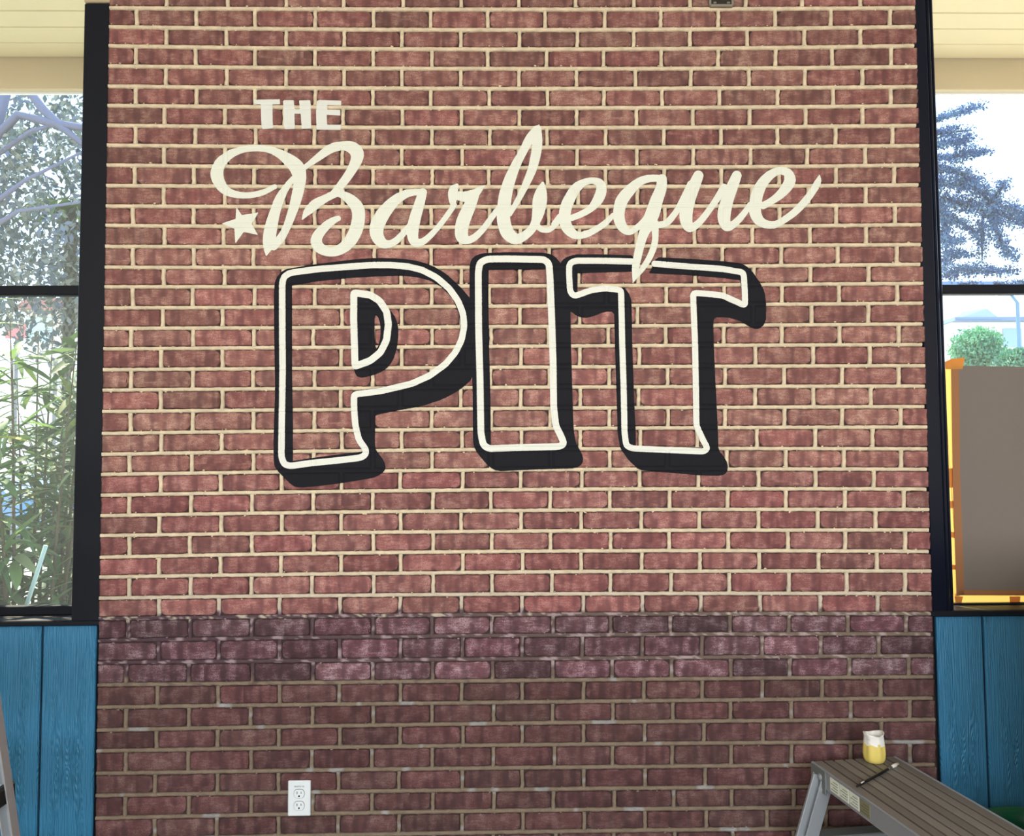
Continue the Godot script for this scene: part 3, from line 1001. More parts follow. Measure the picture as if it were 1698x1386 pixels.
func build_platform() -> void:
	var at := yp(1348, 1262, 0.5)
	var t := thing("work_platform", "low aluminium work platform with a ribbed deck standing against the brick wall", "platform", at, 0.125)
	var wide := 0.283
	var long := 1.22
	var alu := mat(Color(0.66, 0.69, 0.72), 0.4, 0.35)
	var dull := mat(Color(0.50, 0.53, 0.53), 0.5, 0.3)
	var dark := mat(Color(0.09, 0.085, 0.08), 0.9)
	var tone := [mat(Color(0.52, 0.50, 0.475), 0.6, 0.15), mat(Color(0.48, 0.46, 0.43), 0.6, 0.15), mat(Color(0.55, 0.53, 0.50), 0.55, 0.15)]
	var n := 8
	var step := wide / n
	for i in n:
		var st := flat()
		box(st, Vector3(step - 0.0075, 0.012, long), Transform3D(Basis(), Vector3(step * (i + 0.5), -0.006, long / 2.0)), 0.0015)
		obj("deck_rib", st, tone[i % 3], t)
	var s2 := flat()
	span(s2, Vector3(0.0, -0.018, 0.0), Vector3(wide, -0.0115, long), 0.001)
	obj("deck_plate", s2, dark, t)
	for s in [0.0, 1.0]:
		var x: float = wide * s
		var o: float = -1.0 if s == 0.0 else 1.0
		s2 = flat()
		span(s2, Vector3(x, -0.056, 0.0), Vector3(x + o * 0.004, -0.001, long), 0.001)
		span(s2, Vector3(x - o * 0.002, -0.004, 0.0), Vector3(x + o * 0.006, 0.0005, long), 0.001)
		span(s2, Vector3(x - o * 0.012, -0.058, 0.0), Vector3(x + o * 0.005, -0.053, long), 0.001)
		obj("side_rail", s2, alu, t)
	# stickers on the rail that faces the room
	var paper := mat(Color(0.93, 0.96, 0.90), 0.6)
	var ink := mat(Color(0.33, 0.36, 0.32), 0.7)
	var z0 := 0.115
	for k in 4:
		s2 = flat()
		span(s2, Vector3(-0.0052, -0.049, z0), Vector3(-0.0038, -0.008, z0 + 0.052), 0.0005)
		var lab := obj("sticker", s2, paper if k < 3 else mat(Color(0.55, 0.54, 0.42), 0.6), t)
		s2 = flat()
		for r in 4:
			span(s2, Vector3(-0.0056, -0.018 - r * 0.008, z0 + 0.018 - 0.012 * (r % 2)), Vector3(-0.005, -0.0165 - r * 0.008, z0 + 0.046), 0.0)
		obj("print", s2, ink, lab)
		z0 += 0.056
	# end frames
	for e in [0.03, long - 0.07]:
		for x in [-0.0055, wide + 0.0055]:
			s2 = flat()
			span(s2, Vector3(x - 0.0025, -0.075, e - 0.03), Vector3(x + 0.0025, -0.002, e + 0.06), 0.001)
			obj("corner_bracket", s2, dull, t)
		for yy in [-0.028, -0.066]:
			s2 = begin()
			lathe(s2, [Vector2(0.0001, 0.006), Vector2(0.007, 0.005), Vector2(0.011, 0.0)], 12, Transform3D(Basis(Vector3(0, 0, 1), PI / 2.0), Vector3(-0.008, yy, e + 0.03)))
			obj("bolt", s2, alu, t)
		var out: float = -1.0 if e < 0.5 else 1.0
		for s in [[0.004, -0.148], [wide - 0.004, wide + 0.148]]:
			s2 = flat()
			var top := Vector3(s[0], -0.03, e + 0.012)
			var foot := Vector3(s[1], -0.498, e + out * 0.01 + 0.012)
			bar(s2, top, foot, 0.010, 0.052, Vector3(0, 0, 1), 0.002)
			bar(s2, top + Vector3(0.012, 0, 0.024), foot + Vector3(0.012, 0, 0.024), 0.042, 0.006, Vector3(1, 0, 0), 0.001)
			bar(s2, top + Vector3(0, 0, -0.022), foot + Vector3(0, 0, -0.022), 0.03, 0.006, Vector3(1, 0, 0), 0.001)
			var leg := obj("leg", s2, alu, t)
			s2 = flat()
			box(s2, Vector3(0.06, 0.03, 0.06), Transform3D(Basis(), foot + Vector3(0, 0.013, 0)), 0.004)
			obj("rubber_foot", s2, dark, leg)
		s2 = flat()
		span(s2, Vector3(-0.01, -0.094, e), Vector3(wide + 0.01, -0.064, e + 0.006), 0.001)
		obj("brace", s2, alu, t)
		s2 = flat()
		span(s2, Vector3(-0.062, -0.25, e - 0.01), Vector3(wide + 0.062, -0.212, e + 0.045), 0.003)
		obj("rung", s2, alu, t)
		s2 = flat()
		span(s2, Vector3(-0.055, -0.214, e - 0.012), Vector3(wide + 0.055, -0.207, e + 0.042), 0.001)
		obj("rung_tread", s2, dull, t)


func build_cup() -> void:
	var at := yp(1450, 1263, 0.5006)
	var t := thing("paint_cup", "small crumpled yellow paper cup of paint with a white rim, on the platform", "cup", at, 0.3)
	var st := begin()
	st.set_smooth_group(0)
	lathe(st, [Vector2(0.0, 0.001), Vector2(0.022, 0.0), Vector2(0.029, 0.004), Vector2(0.0325, 0.014), Vector2(0.0335, 0.03), Vector2(0.0325, 0.048), Vector2(0.031, 0.064)], 40, Transform3D(), 7, 0.055)
	obj("body", st, mat(Color(0.87, 0.79, 0.42), 0.6), t)
	st = begin()
	st.set_smooth_group(0)
	# painted white band with an uneven lower edge
	var rows := []
	for j in 5:
		var row := []
		for k in 41:
			var a := TAU * k / 40.0
			var low := 0.061 - 0.006 * (0.5 + 0.5 * sin(a * 5.0 + sin(a * 2.0) * 2.0))
			var y: float = [low, 0.066, 0.076, 0.086, 0.092][j]
			var r: float = [0.0322, 0.0312, 0.0298, 0.0302, 0.0322][j] * (1.0 + 0.03 * cos(7.0 * a))
			r *= 1.0 + (0.06 * cos(a * 2.0 + 0.6) if j > 2 else 0.0)
			row.append(Vector3(r * cos(a), y + (0.004 * cos(a * 2.0 - 0.4) if j == 4 else 0.0), r * sin(a)))
		rows.append(row)
	for j in 4:
		for k in 40:
			quad(st, rows[j][k], rows[j][k + 1], rows[j + 1][k + 1], rows[j + 1][k], rows[j][k] * Vector3(1, 0, 1))
	for k in 40:
		var a0: Vector3 = rows[4][k]
		var a1: Vector3 = rows[4][k + 1]
		var s := Vector3(0.9, 1, 0.9)
		var b0 := a0 * s + Vector3(0, -0.001, 0)
		var b1 := a1 * s + Vector3(0, -0.001, 0)
		quad(st, a0, a1, b1, b0, Vector3.UP)
		quad(st, b0, b1, b1 * Vector3(0.95, 0, 0.95) + Vector3(0, 0.055, 0), b0 * Vector3(0.95, 0, 0.95) + Vector3(0, 0.055, 0), -a0 * Vector3(1, 0, 1))
	obj("rim_band", st, mat(Color(0.92, 0.92, 0.90), 0.6), t)
	st = begin()
	lathe(st, [Vector2(0.0001, 0.069), Vector2(0.0288, 0.069)], 32)
	obj("paint", st, mat(Color(0.42, 0.33, 0.30), 0.3), t)


func build_brush() -> void:
	var a := yp(1421, 1304, 0.506)
	var b := yp(1478, 1272, 0.506)
	var c := yp(1489, 1266, 0.506)
	var t := thing("paint_brush", "thin black handled paint brush lying across the platform deck", "brush", a)
	var st := begin()
	st.set_smooth_group(0)
	var d := b - a
	tube(st, [Vector3.ZERO, d * 0.3, d * 0.7, d * 0.92], [0.0028, 0.0042, 0.0048, 0.0036], 10)
	obj("handle", st, mat(Color(0.03, 0.03, 0.035), 0.35), t)
	st = begin()
	tube(st, [d * 0.12 + Vector3(-0.001, 0.003, 0.001), d * 0.2 + Vector3(-0.001, 0.004, 0.001)], [0.002, 0.002], 8)
	obj("printed_band", st, mat(Color(0.85, 0.85, 0.85), 0.4), t)
	st = begin()
	tube(st, [d * 0.9, d], [0.0042, 0.0045], 10)
	obj("ferrule", st, mat(Color(0.6, 0.6, 0.6), 0.3, 0.8), t)
	st = begin()
	st.set_smooth_group(0)
	tube(st, [d, (d + c - a) / 2.0, c - a], [0.0045, 0.006, 0.0035], 10)
	obj("bristles", st, mat(Color(0.85, 0.83, 0.80), 0.8), t)


func build_ladder() -> void:
	var a := wp(-11, 1141, 0.60)
	var b := wp(24, 1386, 0.55)
	var d := (b - a) / (a.y - b.y)      # per metre down
	var foot := b + d * b.y
	var top := b - d * (1.5 - b.y)
	var w := 0.5
	var t := thing("step_ladder", "aluminium step ladder at the left edge in front of the blue siding", "ladder", Vector3(foot.x, 0.0, foot.z))
	var base := t.position
	var alu := mat(Color(0.80, 0.82, 0.84), 0.3, 0.55)
	var dull := mat(Color(0.33, 0.33, 0.35), 0.5, 0.4)
	var black := mat(Color(0.03, 0.03, 0.035), 0.6)
	for s in [0.0, 1.0]:
		var m := func(p: Vector3) -> Vector3: return p - base if s == 0.0 else Vector3(2.0 * (foot.x - w / 2.0) - p.x, p.y, p.z) - base
		var st := flat()
		bar(st, m.call(foot), m.call(top), 0.030, 0.004, Vector3.RIGHT, 0.001)
		bar(st, m.call(foot + Vector3(0.013, 0, 0.016)), m.call(top + Vector3(0.013, 0, 0.016)), 0.004, 0.032, Vector3.RIGHT, 0.001)
		bar(st, m.call(foot + Vector3(-0.013, 0, 0.016)), m.call(top + Vector3(-0.013, 0, 0.016)), 0.004, 0.032, Vector3.RIGHT, 0.001)
		obj("front_rail", st, alu, t)
		st = flat()
		bar(st, m.call(Vector3(foot.x, 0.0, foot.z + 0.6)), m.call(top + Vector3(0, -0.06, 0.03)), 0.024, 0.02, Vector3.RIGHT, 0.002)
		obj("rear_leg", st, alu, t)
	var y := b.y + 0.0
	var sy := wp(5, 1322, 0.60).y
	for k in range(-1, 4):
		var yy := sy + 0.29 * k
		if yy < 0.05 or yy > 1.45: continue
		var p := foot.lerp(top, yy / 1.5)
		var st := flat()
		span(st, Vector3(2.0 * (foot.x - w / 2.0) - p.x + 0.004, yy - 0.022, p.z - 0.03) - base, Vector3(p.x - 0.004, yy + 0.022, p.z + 0.055) - base, 0.003)
		var o := obj("step", st, dull, t)
		st = flat()
		for r in 3:
			span(st, Vector3(2.0 * (foot.x - w / 2.0) - p.x + 0.01, yy + 0.021, p.z - 0.015 + 0.024 * r) - base, Vector3(p.x - 0.012, yy + 0.0245, p.z - 0.004 + 0.024 * r) - base, 0.001)
		obj("tread_ridges", st, alu, o)
		st = flat()
		span(st, Vector3(p.x - 0.012, yy - 0.025, p.z - 0.02) - base, Vector3(p.x + 0.01, yy + 0.025, p.z + 0.06) - base, 0.006)
		obj("end_cap", st, black, o)
	var st2 := flat()
	span(st2, Vector3(2.0 * (foot.x - w / 2.0) - top.x - 0.03, 1.47, top.z - 0.10) - base, Vector3(top.x + 0.03, 1.51, top.z + 0.08) - base, 0.006)
	obj("top_cap", st2, dull, t)


func build_bucket() -> void:
	var at := wp(1712, 1367, 0.24)
	var rim := at.y
	var t := thing("green_bucket", "dark green plastic bucket half hidden behind the platform at the right edge", "bucket", Vector3(at.x, 0.0, at.z))
	var green := mat(Color(0.03, 0.36, 0.24), 0.4)
	var st := begin()
	st.set_smooth_group(0)
	lathe(st, [Vector2(0.0001, 0.0), Vector2(0.11, 0.0), Vector2(0.122, 0.01), Vector2(0.135, rim - 0.03), Vector2(0.142, rim - 0.028), Vector2(0.143, rim), Vector2(0.137, rim), Vector2(0.128, rim - 0.05), Vector2(0.118, 0.012), Vector2(0.0001, 0.012)], 48)
	obj("body", st, green, t)
	st = begin()
	var arc := []
	for k in 17:
		var a := PI * k / 16.0
		arc.append(Vector3(0.146 * cos(a), rim - 0.04 - 0.11 * sin(a) * 0.8, 0.146 * sin(a) * 0.75 + 0.01))
	tube(st, arc, [0.0025], 6)
	obj("handle", st, mat(Color(0.5, 0.5, 0.5), 0.4, 0.7), t)


func build_shade_cabinet() -> void:  # unseen cabinet, added only to throw shade on the siding at right
	var t := thing("added_shade_cabinet", "grey steel cabinet added unseen beyond the right edge to shade the blue siding", "cabinet", Vector3(1.78, 0.0, 0.72))
	var grey := mat(Color(0.30, 0.31, 0.33), 0.5, 0.2)
	var st := flat()
	span(st, Vector3(-0.3, 0.03, -0.22), Vector3(0.3, 1.2, 0.2), 0.006)
	obj("body", st, grey, t)
	for s in [-1.0, 1.0]:
		st = flat()
		span(st, Vector3(minf(0.006 * s, 0.292 * s), 0.06, 0.2), Vector3(maxf(0.006 * s, 0.292 * s), 1.17, 0.216), 0.004)
		var d := obj("door", st, grey, t)
		st = begin()
		tube(st, [Vector3(0.03 * s, 0.56, 0.216), Vector3(0.03 * s, 0.56, 0.24), Vector3(0.03 * s, 0.7, 0.24), Vector3(0.03 * s, 0.7, 0.216)], [0.005], 8)
		obj("handle", st, mat(Color(0.7, 0.7, 0.7), 0.3, 0.8), d)


func build_board() -> void:
	var z := -0.139
	var a := wp(1580, 606, z)
	var b := wp(1597, 986, z)
	var far := 2.35
	var t := thing("cover_board", "flat grey brown board leaning over the lower right window pane", "board", Vector3(a.x, b.y, z))
	var st := flat()
	var w := far - a.x
	var h := a.y - b.y
	var sk := b.x - a.x
	var c := [Vector3(sk, 0, 0), Vector3(w, 0, 0), Vector3(w, h - 0.018, 0), Vector3(0, h, 0)]
	var back := Vector3(0, 0, -0.005)
	quad(st, c[0], c[1], c[2], c[3], Vector3(0, 0, 1))
	quad(st, c[0] + back, c[1] + back, c[2] + back, c[3] + back, Vector3(0, 0, -1))
	for k in 4:
		var e: Vector3 = c[k]
		var f: Vector3 = c[(k + 1) % 4]
		quad(st, e, f, f + back, e + back, (e + f) / 2.0 - Vector3(w / 2.0, h / 2.0, 0))
	var m := mat(Color(0.475, 0.44, 0.415), 0.8)
	m.heightmap_enabled = true
	m.heightmap_texture = bump_texture(256, 0.08, 3)
	m.heightmap_scale = 0.03
	m.uv1_triplanar = true
	m.uv1_scale = Vector3.ONE * 4.0
	obj("panel", st, m, t)
	# masking tape that holds it to the glass
	var amber := mat(Color(0.62, 0.42, 0.27), 0.7)
	var gold := mat(Color(0.86, 0.62, 0.30), 0.7)
	gold.backlight_enabled = true
	gold.backlight = Color(0.8, 0.55, 0.25)
	var pale := mat(Color(0.93, 0.85, 0.62), 0.7)
	pale.backlight_enabled = true
	pale.backlight = Color(1.0, 0.93, 0.66)
	var tape := func(p: Array, label: String, mm: Material, zz: float) -> void:
		var s := flat()
		var q := []
		for e in p: q.append(wp(e[0], e[1], zz))
		var o: Vector3 = q[0]
		for k in range(1, q.size() - 1):
			tri(s, q[0] - o, q[k] - o, q[k + 1] - o, Vector3(0, 0, 1))
			tri(s, q[0] - o + Vector3(0, 0, -0.0004), q[k] - o + Vector3(0, 0, -0.0004), q[k + 1] - o + Vector3(0, 0, -0.0004), Vector3(0, 0, -1))
		var r := obj("masking_tape", s, mm)
		r.position = o
		tag(r, label, "tape", "strips of masking tape around the board")
	tape.call([[1563, 600], [1580, 603], [1583, 800], [1589, 985], [1592, 1000], [1578, 1000], [1572, 800]], "long pale strip of masking tape between window frame and board edge", pale, -0.1448)
	tape.call([[1577, 604], [1590, 606], [1592, 780], [1599, 986], [1586, 988], [1580, 800]], "long brown strip of masking tape along the left board edge", amber, -0.1365)
	tape.call([[1590, 978], [1900, 980], [1900, 988], [1590, 987]], "long brown strip of masking tape along the bottom board edge", amber, -0.1365)
	tape.call([[1566, 600], [1577, 595], [1600, 593], [1596, 612], [1568, 612]], "short golden piece of masking tape over the top board corner", gold, -0.1355)
	tape.call([[1570, 777], [1582, 776], [1583, 808], [1572, 809]], "tallest orange patch of masking tape on the pale side strip", gold, -0.1442)
	tape.call([[1572, 831], [1584, 830], [1585, 842], [1573, 843]], "orange patch of masking tape just under the tallest patch", gold, -0.1442)
	tape.call([[1574, 881], [1586, 883], [1586, 893], [1574, 890]], "slanted orange patch of masking tape halfway down the side strip", gold, -0.1442)
	tape.call([[1577, 936], [1588, 937], [1588, 945], [1577, 944]], "lowest orange patch of masking tape on the side strip", gold, -0.1442)
	tape.call([[1583, 984], [1900, 986], [1900, 1004], [1583, 1003]], "long pale strip of masking tape along the bottom of the glass", pale, -0.1446)
	tape.call([[1583, 989], [1597, 989], [1594, 1001], [1586, 1001]], "orange patch of masking tape at the lower left glass corner", gold, -0.1440)
	tape.call([[1674, 989], [1692, 989], [1691, 1002], [1675, 1002]], "orange patch of masking tape on the bottom strip near the right edge", gold, -0.1440)


# ---------------------------------------------------------------- outdoors

func leaf_mesh(long: float, wide: float, droop: float, cells := 5) -> ArrayMesh:
	var st := begin()
	st.set_smooth_group(0)
	var rows := []
	for i in cells + 1:
		var t := float(i) / cells
		var w := wide / 2.0 * pow(sin(PI * clampf(t * 0.96 + 0.02, 0.0, 1.0)), 0.8)
		var y := -droop * t * t * long
		rows.append([Vector3(-w, y + w * 0.35, t * long), Vector3(0, y, t * long), Vector3(w, y + w * 0.35, t * long)])
	for i in cells:
		for k in 2:
			quad(st, rows[i][k], rows[i][k + 1], rows[i + 1][k + 1], rows[i + 1][k], Vector3.UP)
	st.generate_normals()
	return st.commit()


func leaf_material(c: Color, glow: Color, rough := 0.6) -> StandardMaterial3D:
	var m := mat(c, rough)
	m.metallic_specular = 0.3
	m.backlight_enabled = true
	m.backlight = glow
	m.cull_mode = BaseMaterial3D.CULL_DISABLED
	return m


func aim(dir: Vector3, roll: float) -> Basis:
	var z := dir.normalized()
	var x := Vector3.UP.cross(z)
	if x.length() < 0.05: x = Vector3.RIGHT
	x = x.normalized()
	return Basis(x, z.cross(x), z) * Basis(Vector3(0, 0, 1), roll)


func scatter(called: String, label: String, mesh: Mesh, material: Material, places: Array, parent: Node, tints: Array) -> void:
	var mm := MultiMesh.new()
	mm.transform_format = MultiMesh.TRANSFORM_3D
	mm.use_colors = true
	mm.mesh = mesh
	mm.instance_count = places.size()
	for i in places.size():
		mm.set_instance_transform(i, places[i])
		mm.set_instance_color(i, tints[i % tints.size()])
	var o := MultiMeshInstance3D.new()
	o.name = numbered(called, parent)
	o.multimesh = mm
	o.material_override = material
	parent.add_child(o, true)
	tag(o, label, "", "", "stuff")


func build_oleander(root_at: Vector3, stems: int, height: float, label: String, singles: int, size := 1.0) -> void:
	var t := thing("oleander_bush", label, "bush", root_at, 0.0, "oleander bushes outside the left window")
	var leaves := [leaf_mesh(0.17, 0.026, 0.25), leaf_mesh(0.15, 0.03, 0.6), leaf_mesh(0.19, 0.034, 0.1), leaf_mesh(0.13, 0.022, 0.9)]
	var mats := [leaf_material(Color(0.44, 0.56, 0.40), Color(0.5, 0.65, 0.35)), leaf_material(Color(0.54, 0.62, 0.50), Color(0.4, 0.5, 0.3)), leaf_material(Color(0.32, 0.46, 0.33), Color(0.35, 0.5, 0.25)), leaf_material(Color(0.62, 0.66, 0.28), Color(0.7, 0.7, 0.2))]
	var bark := mat(Color(0.40, 0.38, 0.30), 0.8)
	var single := []
	var many := []
	for s in stems:
		var a := rng.randf() * TAU
		var lean := Vector3(cos(a), 0, sin(a) * 0.5) * rng.randf_range(0.1, 0.42)
		var top := height * rng.randf_range(0.6, 1.0)
		var pts := []
		for i in 6:
			var f := i / 5.0
			pts.append(Vector3(cos(a) * 0.12, 0, sin(a) * 0.1) + lean * f * f * 1.4 + Vector3(0, top * f, 0))
		var st := begin()
		st.set_smooth_group(0)
		tube(st, pts, [0.012, 0.010, 0.008, 0.006, 0.004, 0.002], 6)
		obj("stem", st, bark, t)
		for w in int(top * (7.0 if size > 1.0 else 10.0)):
			var f := rng.randf_range(0.22, 1.0)
			var i := mini(int(f * 5.0), 4)
			var p: Vector3 = pts[i].lerp(pts[i + 1], f * 5.0 - i)
			var phi := rng.randf() * TAU
			for k in 3:
				var q := phi + TAU * k / 3.0
				var dir := Vector3(cos(q), rng.randf_range(-0.35, 1.1), sin(q))
				var e := Transform3D(aim(dir, rng.randf_range(-0.5, 0.5)).scaled(Vector3.ONE * rng.randf_range(0.8, 1.3) * size), p)
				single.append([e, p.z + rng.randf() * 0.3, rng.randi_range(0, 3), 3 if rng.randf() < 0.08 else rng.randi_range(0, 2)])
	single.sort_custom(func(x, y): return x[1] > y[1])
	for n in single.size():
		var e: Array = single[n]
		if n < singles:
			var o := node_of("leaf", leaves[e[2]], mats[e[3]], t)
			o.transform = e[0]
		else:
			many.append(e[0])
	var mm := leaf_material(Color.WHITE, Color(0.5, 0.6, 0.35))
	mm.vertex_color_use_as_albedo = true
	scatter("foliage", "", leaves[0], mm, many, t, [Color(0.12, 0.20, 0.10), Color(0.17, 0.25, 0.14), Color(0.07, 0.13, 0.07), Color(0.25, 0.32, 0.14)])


func spray_mesh(n: int, size: float, flat_: float, seed_: int) -> ArrayMesh:
	var r := RandomNumberGenerator.new()
	r.seed = seed_
	var st := flat()
	for i in n:
		var p := Vector3(r.randf_range(-1, 1), r.randf_range(-1, 1) * flat_, r.randf_range(-1, 1)) * size
		var b := Basis.from_euler(Vector3(r.randf() * TAU, r.randf() * TAU, r.randf() * TAU))
		var l := size * r.randf_range(0.45, 0.8)
		var w := l * 0.45
		var q := [Vector3(0, 0, -l / 2), Vector3(w / 2, 0, 0), Vector3(0, 0, l / 2), Vector3(-w / 2, 0, 0)]
		tri(st, p + b * q[0], p + b * q[1], p + b * q[2], b * Vector3.UP)
		tri(st, p + b * q[0], p + b * q[2], p + b * q[3], b * Vector3.UP)
	st.generate_normals()
	return st.commit()


func build_left_tree() -> void:
	var c := wp(10, 330, -6.5)
	var t := thing("broadleaf_tree", "tall grey green tree with pale branches filling the upper left window pane", "tree", Vector3(c.x - 0.9, 0.0, c.z))
	var base := t.position
	var bark := mat(Color(0.46, 0.47, 0.55), 0.85)
	var st := begin()
	st.set_smooth_group(0)
	tube(st, [Vector3(0, -0.1, 0), Vector3(0.05, 1.5, 0), wp(-60, 420, -6.4) - base, wp(-20, 240, -6.3) - base, wp(20, 120, -6.3) - base], [0.2, 0.16, 0.12, 0.09, 0.05], 10)
	obj("trunk", st, bark, t)
	for e in [[[-20, 240, 0.05], [30, 190, 0.045], [90, 205, 0.05], [140, 212, 0.04], [230, 190, 0.02]], [[42, 140, 0.05], [70, 180, 0.05], [96, 205, 0.05], [150, 250, 0.02]], [[-10, 260, 0.03], [50, 218, 0.022], [90, 206, 0.02]], [[-40, 360, 0.04], [40, 300, 0.02], [140, 250, 0.012]], [[-50, 400, 0.04], [30, 350, 0.02], [170, 330, 0.01]]]:
		st = begin()
		st.set_smooth_group(0)
		var pts := []
		var rr := []
		for p in e:
			pts.append(wp(p[0], p[1], -6.2) - base)
			rr.append(p[2])
		tube(st, pts, rr, 8)
		obj("branch", st, bark, t)
	var places := []
	for n in 2600:
		var p := Vector3(rng.randf_range(-1, 1), rng.randf_range(-1, 1), rng.randf_range(-1, 1))
		if p.length() > 1.0: continue
		p = p * Vector3(2.6, 1.7, 1.3) + c - base + Vector3(0, 0.05, -0.9)
		places.append(Transform3D(Basis.from_euler(Vector3(rng.randf() * TAU, rng.randf() * TAU, 0)), p))
	var m := leaf_material(Color.WHITE, Color(0.6, 0.65, 0.6), 0.6)
	m.vertex_color_use_as_albedo = true
	scatter("foliage", "", spray_mesh(10, 0.15, 0.8, 3), m, places, t, [Color(0.16, 0.20, 0.19), Color(0.24, 0.27, 0.24), Color(0.11, 0.15, 0.16), Color(0.32, 0.34, 0.30), Color(0.17, 0.21, 0.27)])


func build_cypress() -> void:
	var zz := -9.0
	var base := wp(1470, 700, zz)
	base.y = 0.0
	var t := thing("cypress_tree", "spreading green cypress tinted with blue haze whose branches reach into the upper right window pane", "tree", base)
	var bark := mat(Color(0.22, 0.25, 0.32), 0.9)
	var st := begin()
	st.set_smooth_group(0)
	tube(st, [Vector3(0, -0.1, 0), wp(1478, 500, zz) - base, wp(1490, 330, zz) - base, wp(1500, 170, zz) - base, wp(1505, 60, zz) - base], [0.3, 0.24, 0.17, 0.09, 0.03], 10)
	obj("trunk", st, bark, t)
	var places := []
	var o := Vector2(1500, 140)
	# limbs read in a zoomed view: points, then how far the sprays spread (px) and how many
	for e in [[[0, 300, 230, 240, 330, 212, 430, 175, 530, 155], 3.5, 26], [[0, 360, 240, 335, 330, 330, 470, 320], 5.0, 26], [[0, 470, 240, 420, 380, 390, 450, 395], 7.0, 46], [[0, 540, 260, 510, 380, 495, 470, 470, 560, 472], 6.0, 50], [[0, 560, 240, 580, 400, 620, 520, 740, 620, 840, 832, 890, 1100, 900], 8.0, 130], [[0, 760, 240, 790, 400, 830, 560, 880, 720, 930, 900, 960], 8.5, 130], [[0, 690, 240, 690, 380, 700, 520, 690], 7.0, 60], [[600, 830, 650, 760, 700, 670], 3.5, 18], [[240, 900, 330, 930, 440, 990, 520, 1065], 4.0, 30], [[600, 880, 630, 980, 680, 1120, 780, 1215], 4.5, 44], [[240, 860, 285, 960, 290, 1100, 280, 1330], 8.0, 70], [[280, 1080, 340, 1090, 390, 1095], 3.0, 12], [[290, 1180, 380, 1185, 470, 1190], 3.0, 18], [[290, 1330, 400, 1290, 600, 1310, 790, 1285], 6.0, 50], [[530, 960, 540, 1060, 540, 1230], 3.5, 20], [[800, 1380, 960, 1420, 1010, 1440], 4.5, 24], [[400, 1400, 480, 1402, 520, 1420], 3.5, 12], [[640, 1400, 720, 1400, 760, 1410], 2.5, 10]]:
		var px := trace(o, 4.2, e[0])
		var pts := []
		for i in px.size():
			pts.append(wp(px[i].x, px[i].y, zz + 0.25 * sin(i * 1.7 + px[i].y)) - base)
		st = begin()
		st.set_smooth_group(0)
		var rr := []
		for i in pts.size(): rr.append(lerpf(0.045, 0.008, float(i) / (pts.size() - 1)))
		tube(st, pts, rr, 6)
		obj("branch", st, bark, t)
		for n in int(e[2] * 2.2):
			var f := rng.randf() * (px.size() - 1.001)
			var i := int(f)
			var p: Vector2 = px[i].lerp(px[i + 1], f - i) + Vector2(rng.randfn(0, 1), rng.randfn(0, 0.75)) * e[1]
			places.append(Transform3D(Basis.from_euler(Vector3(rng.randf() * 0.6, rng.randf() * TAU, rng.randf() * 0.6)), wp(p.x, p.y, zz + rng.randf_range(-0.5, 0.5)) - base))
	var m := leaf_material(Color.WHITE, Color(0.2, 0.3, 0.4), 0.7)
	m.vertex_color_use_as_albedo = true
	scatter("foliage", "", spray_mesh(14, 0.075, 0.5, 9), m, places, t, [Color(0.06, 0.14, 0.30), Color(0.10, 0.20, 0.36), Color(0.04, 0.09, 0.20), Color(0.14, 0.24, 0.32)])  # blue of haze and flare is put into these foliage tints


func build_round_bush(u: float, v: float, z: float, r: Vector3, label: String) -> void:
	var c := wp(u, v, z)
	var t := thing("garden_bush", label, "bush", Vector3(c.x, 0.0, c.z))
	var st := begin()
	for k in 5:
		var a := TAU * k / 5.0
		tube(st, [Vector3(0.05 * cos(a), -0.05, 0.05 * sin(a)), Vector3(0.4 * r.x * cos(a), c.y, 0.4 * r.x * sin(a))], [0.03, 0.012], 6)
	obj("stem", st, mat(Color(0.35, 0.33, 0.25), 0.9), t)
	var places := []
	for n in 900:
		var p := Vector3(rng.randfn(0, 1), rng.randfn(0, 1), rng.randfn(0, 1)).normalized() * pow(rng.randf(), 0.4)
		places.append(Transform3D(Basis.from_euler(Vector3(rng.randf() * TAU, rng.randf() * TAU, 0)), p * r + Vector3(0, c.y, 0)))
	var m := leaf_material(Color.WHITE, Color(0.5, 0.8, 0.5), 0.6)
	m.vertex_color_use_as_albedo = true
	scatter("foliage", "", spray_mesh(9, 0.09, 0.8, 12), m, places, t, [Color(0.20, 0.42, 0.28), Color(0.30, 0.52, 0.36), Color(0.14, 0.33, 0.24)])


func build_eave() -> void:
	var eave := setting("trim_7", "cream boarded eave outside the windows", "eave")
	var cream := mat(Color(0.93, 0.875, 0.71), 0.75)
	var beige := mat(Color(0.80, 0.73, 0.59), 0.75)
	var y := 3.46
	var edges := []
	for v in [-36, -9, 18, 45, 71, 95]:
		edges.append(yp(70, v, y).z)
	edges.push_front(-0.2)
	for i in edges.size() - 1:
		var st := flat()
		span(st, Vector3(-4.5, y, edges[i] - 0.002), Vector3(4.5, y + 0.03, edges[i + 1] + 0.002), 0.004)
		obj("soffit_board", st, cream, eave)
	var zf: float = edges[-1]
	var st := flat()
	span(st, Vector3(-4.5, wp(70, 147, zf).y, zf - 0.035), Vector3(4.5, y + 0.04, zf), 0.003)
	obj("fascia", st, beige, eave)
	st = flat()
	span(st, Vector3(-4.5, wp(70, 150, zf).y, zf - 0.055), Vector3(4.5, wp(70, 145, zf).y, zf - 0.036), 0.003)
	obj("gutter", st, mat(Color(0.93, 0.94, 0.95), 0.4), eave)
	st = flat()
	span(st, Vector3(-4.5, y + 0.05, zf - 0.1), Vector3(4.5, y + 0.08, 0.0), 0.0)
	obj("roof_deck", st, mat(Color(0.3, 0.28, 0.26), 0.9), eave)


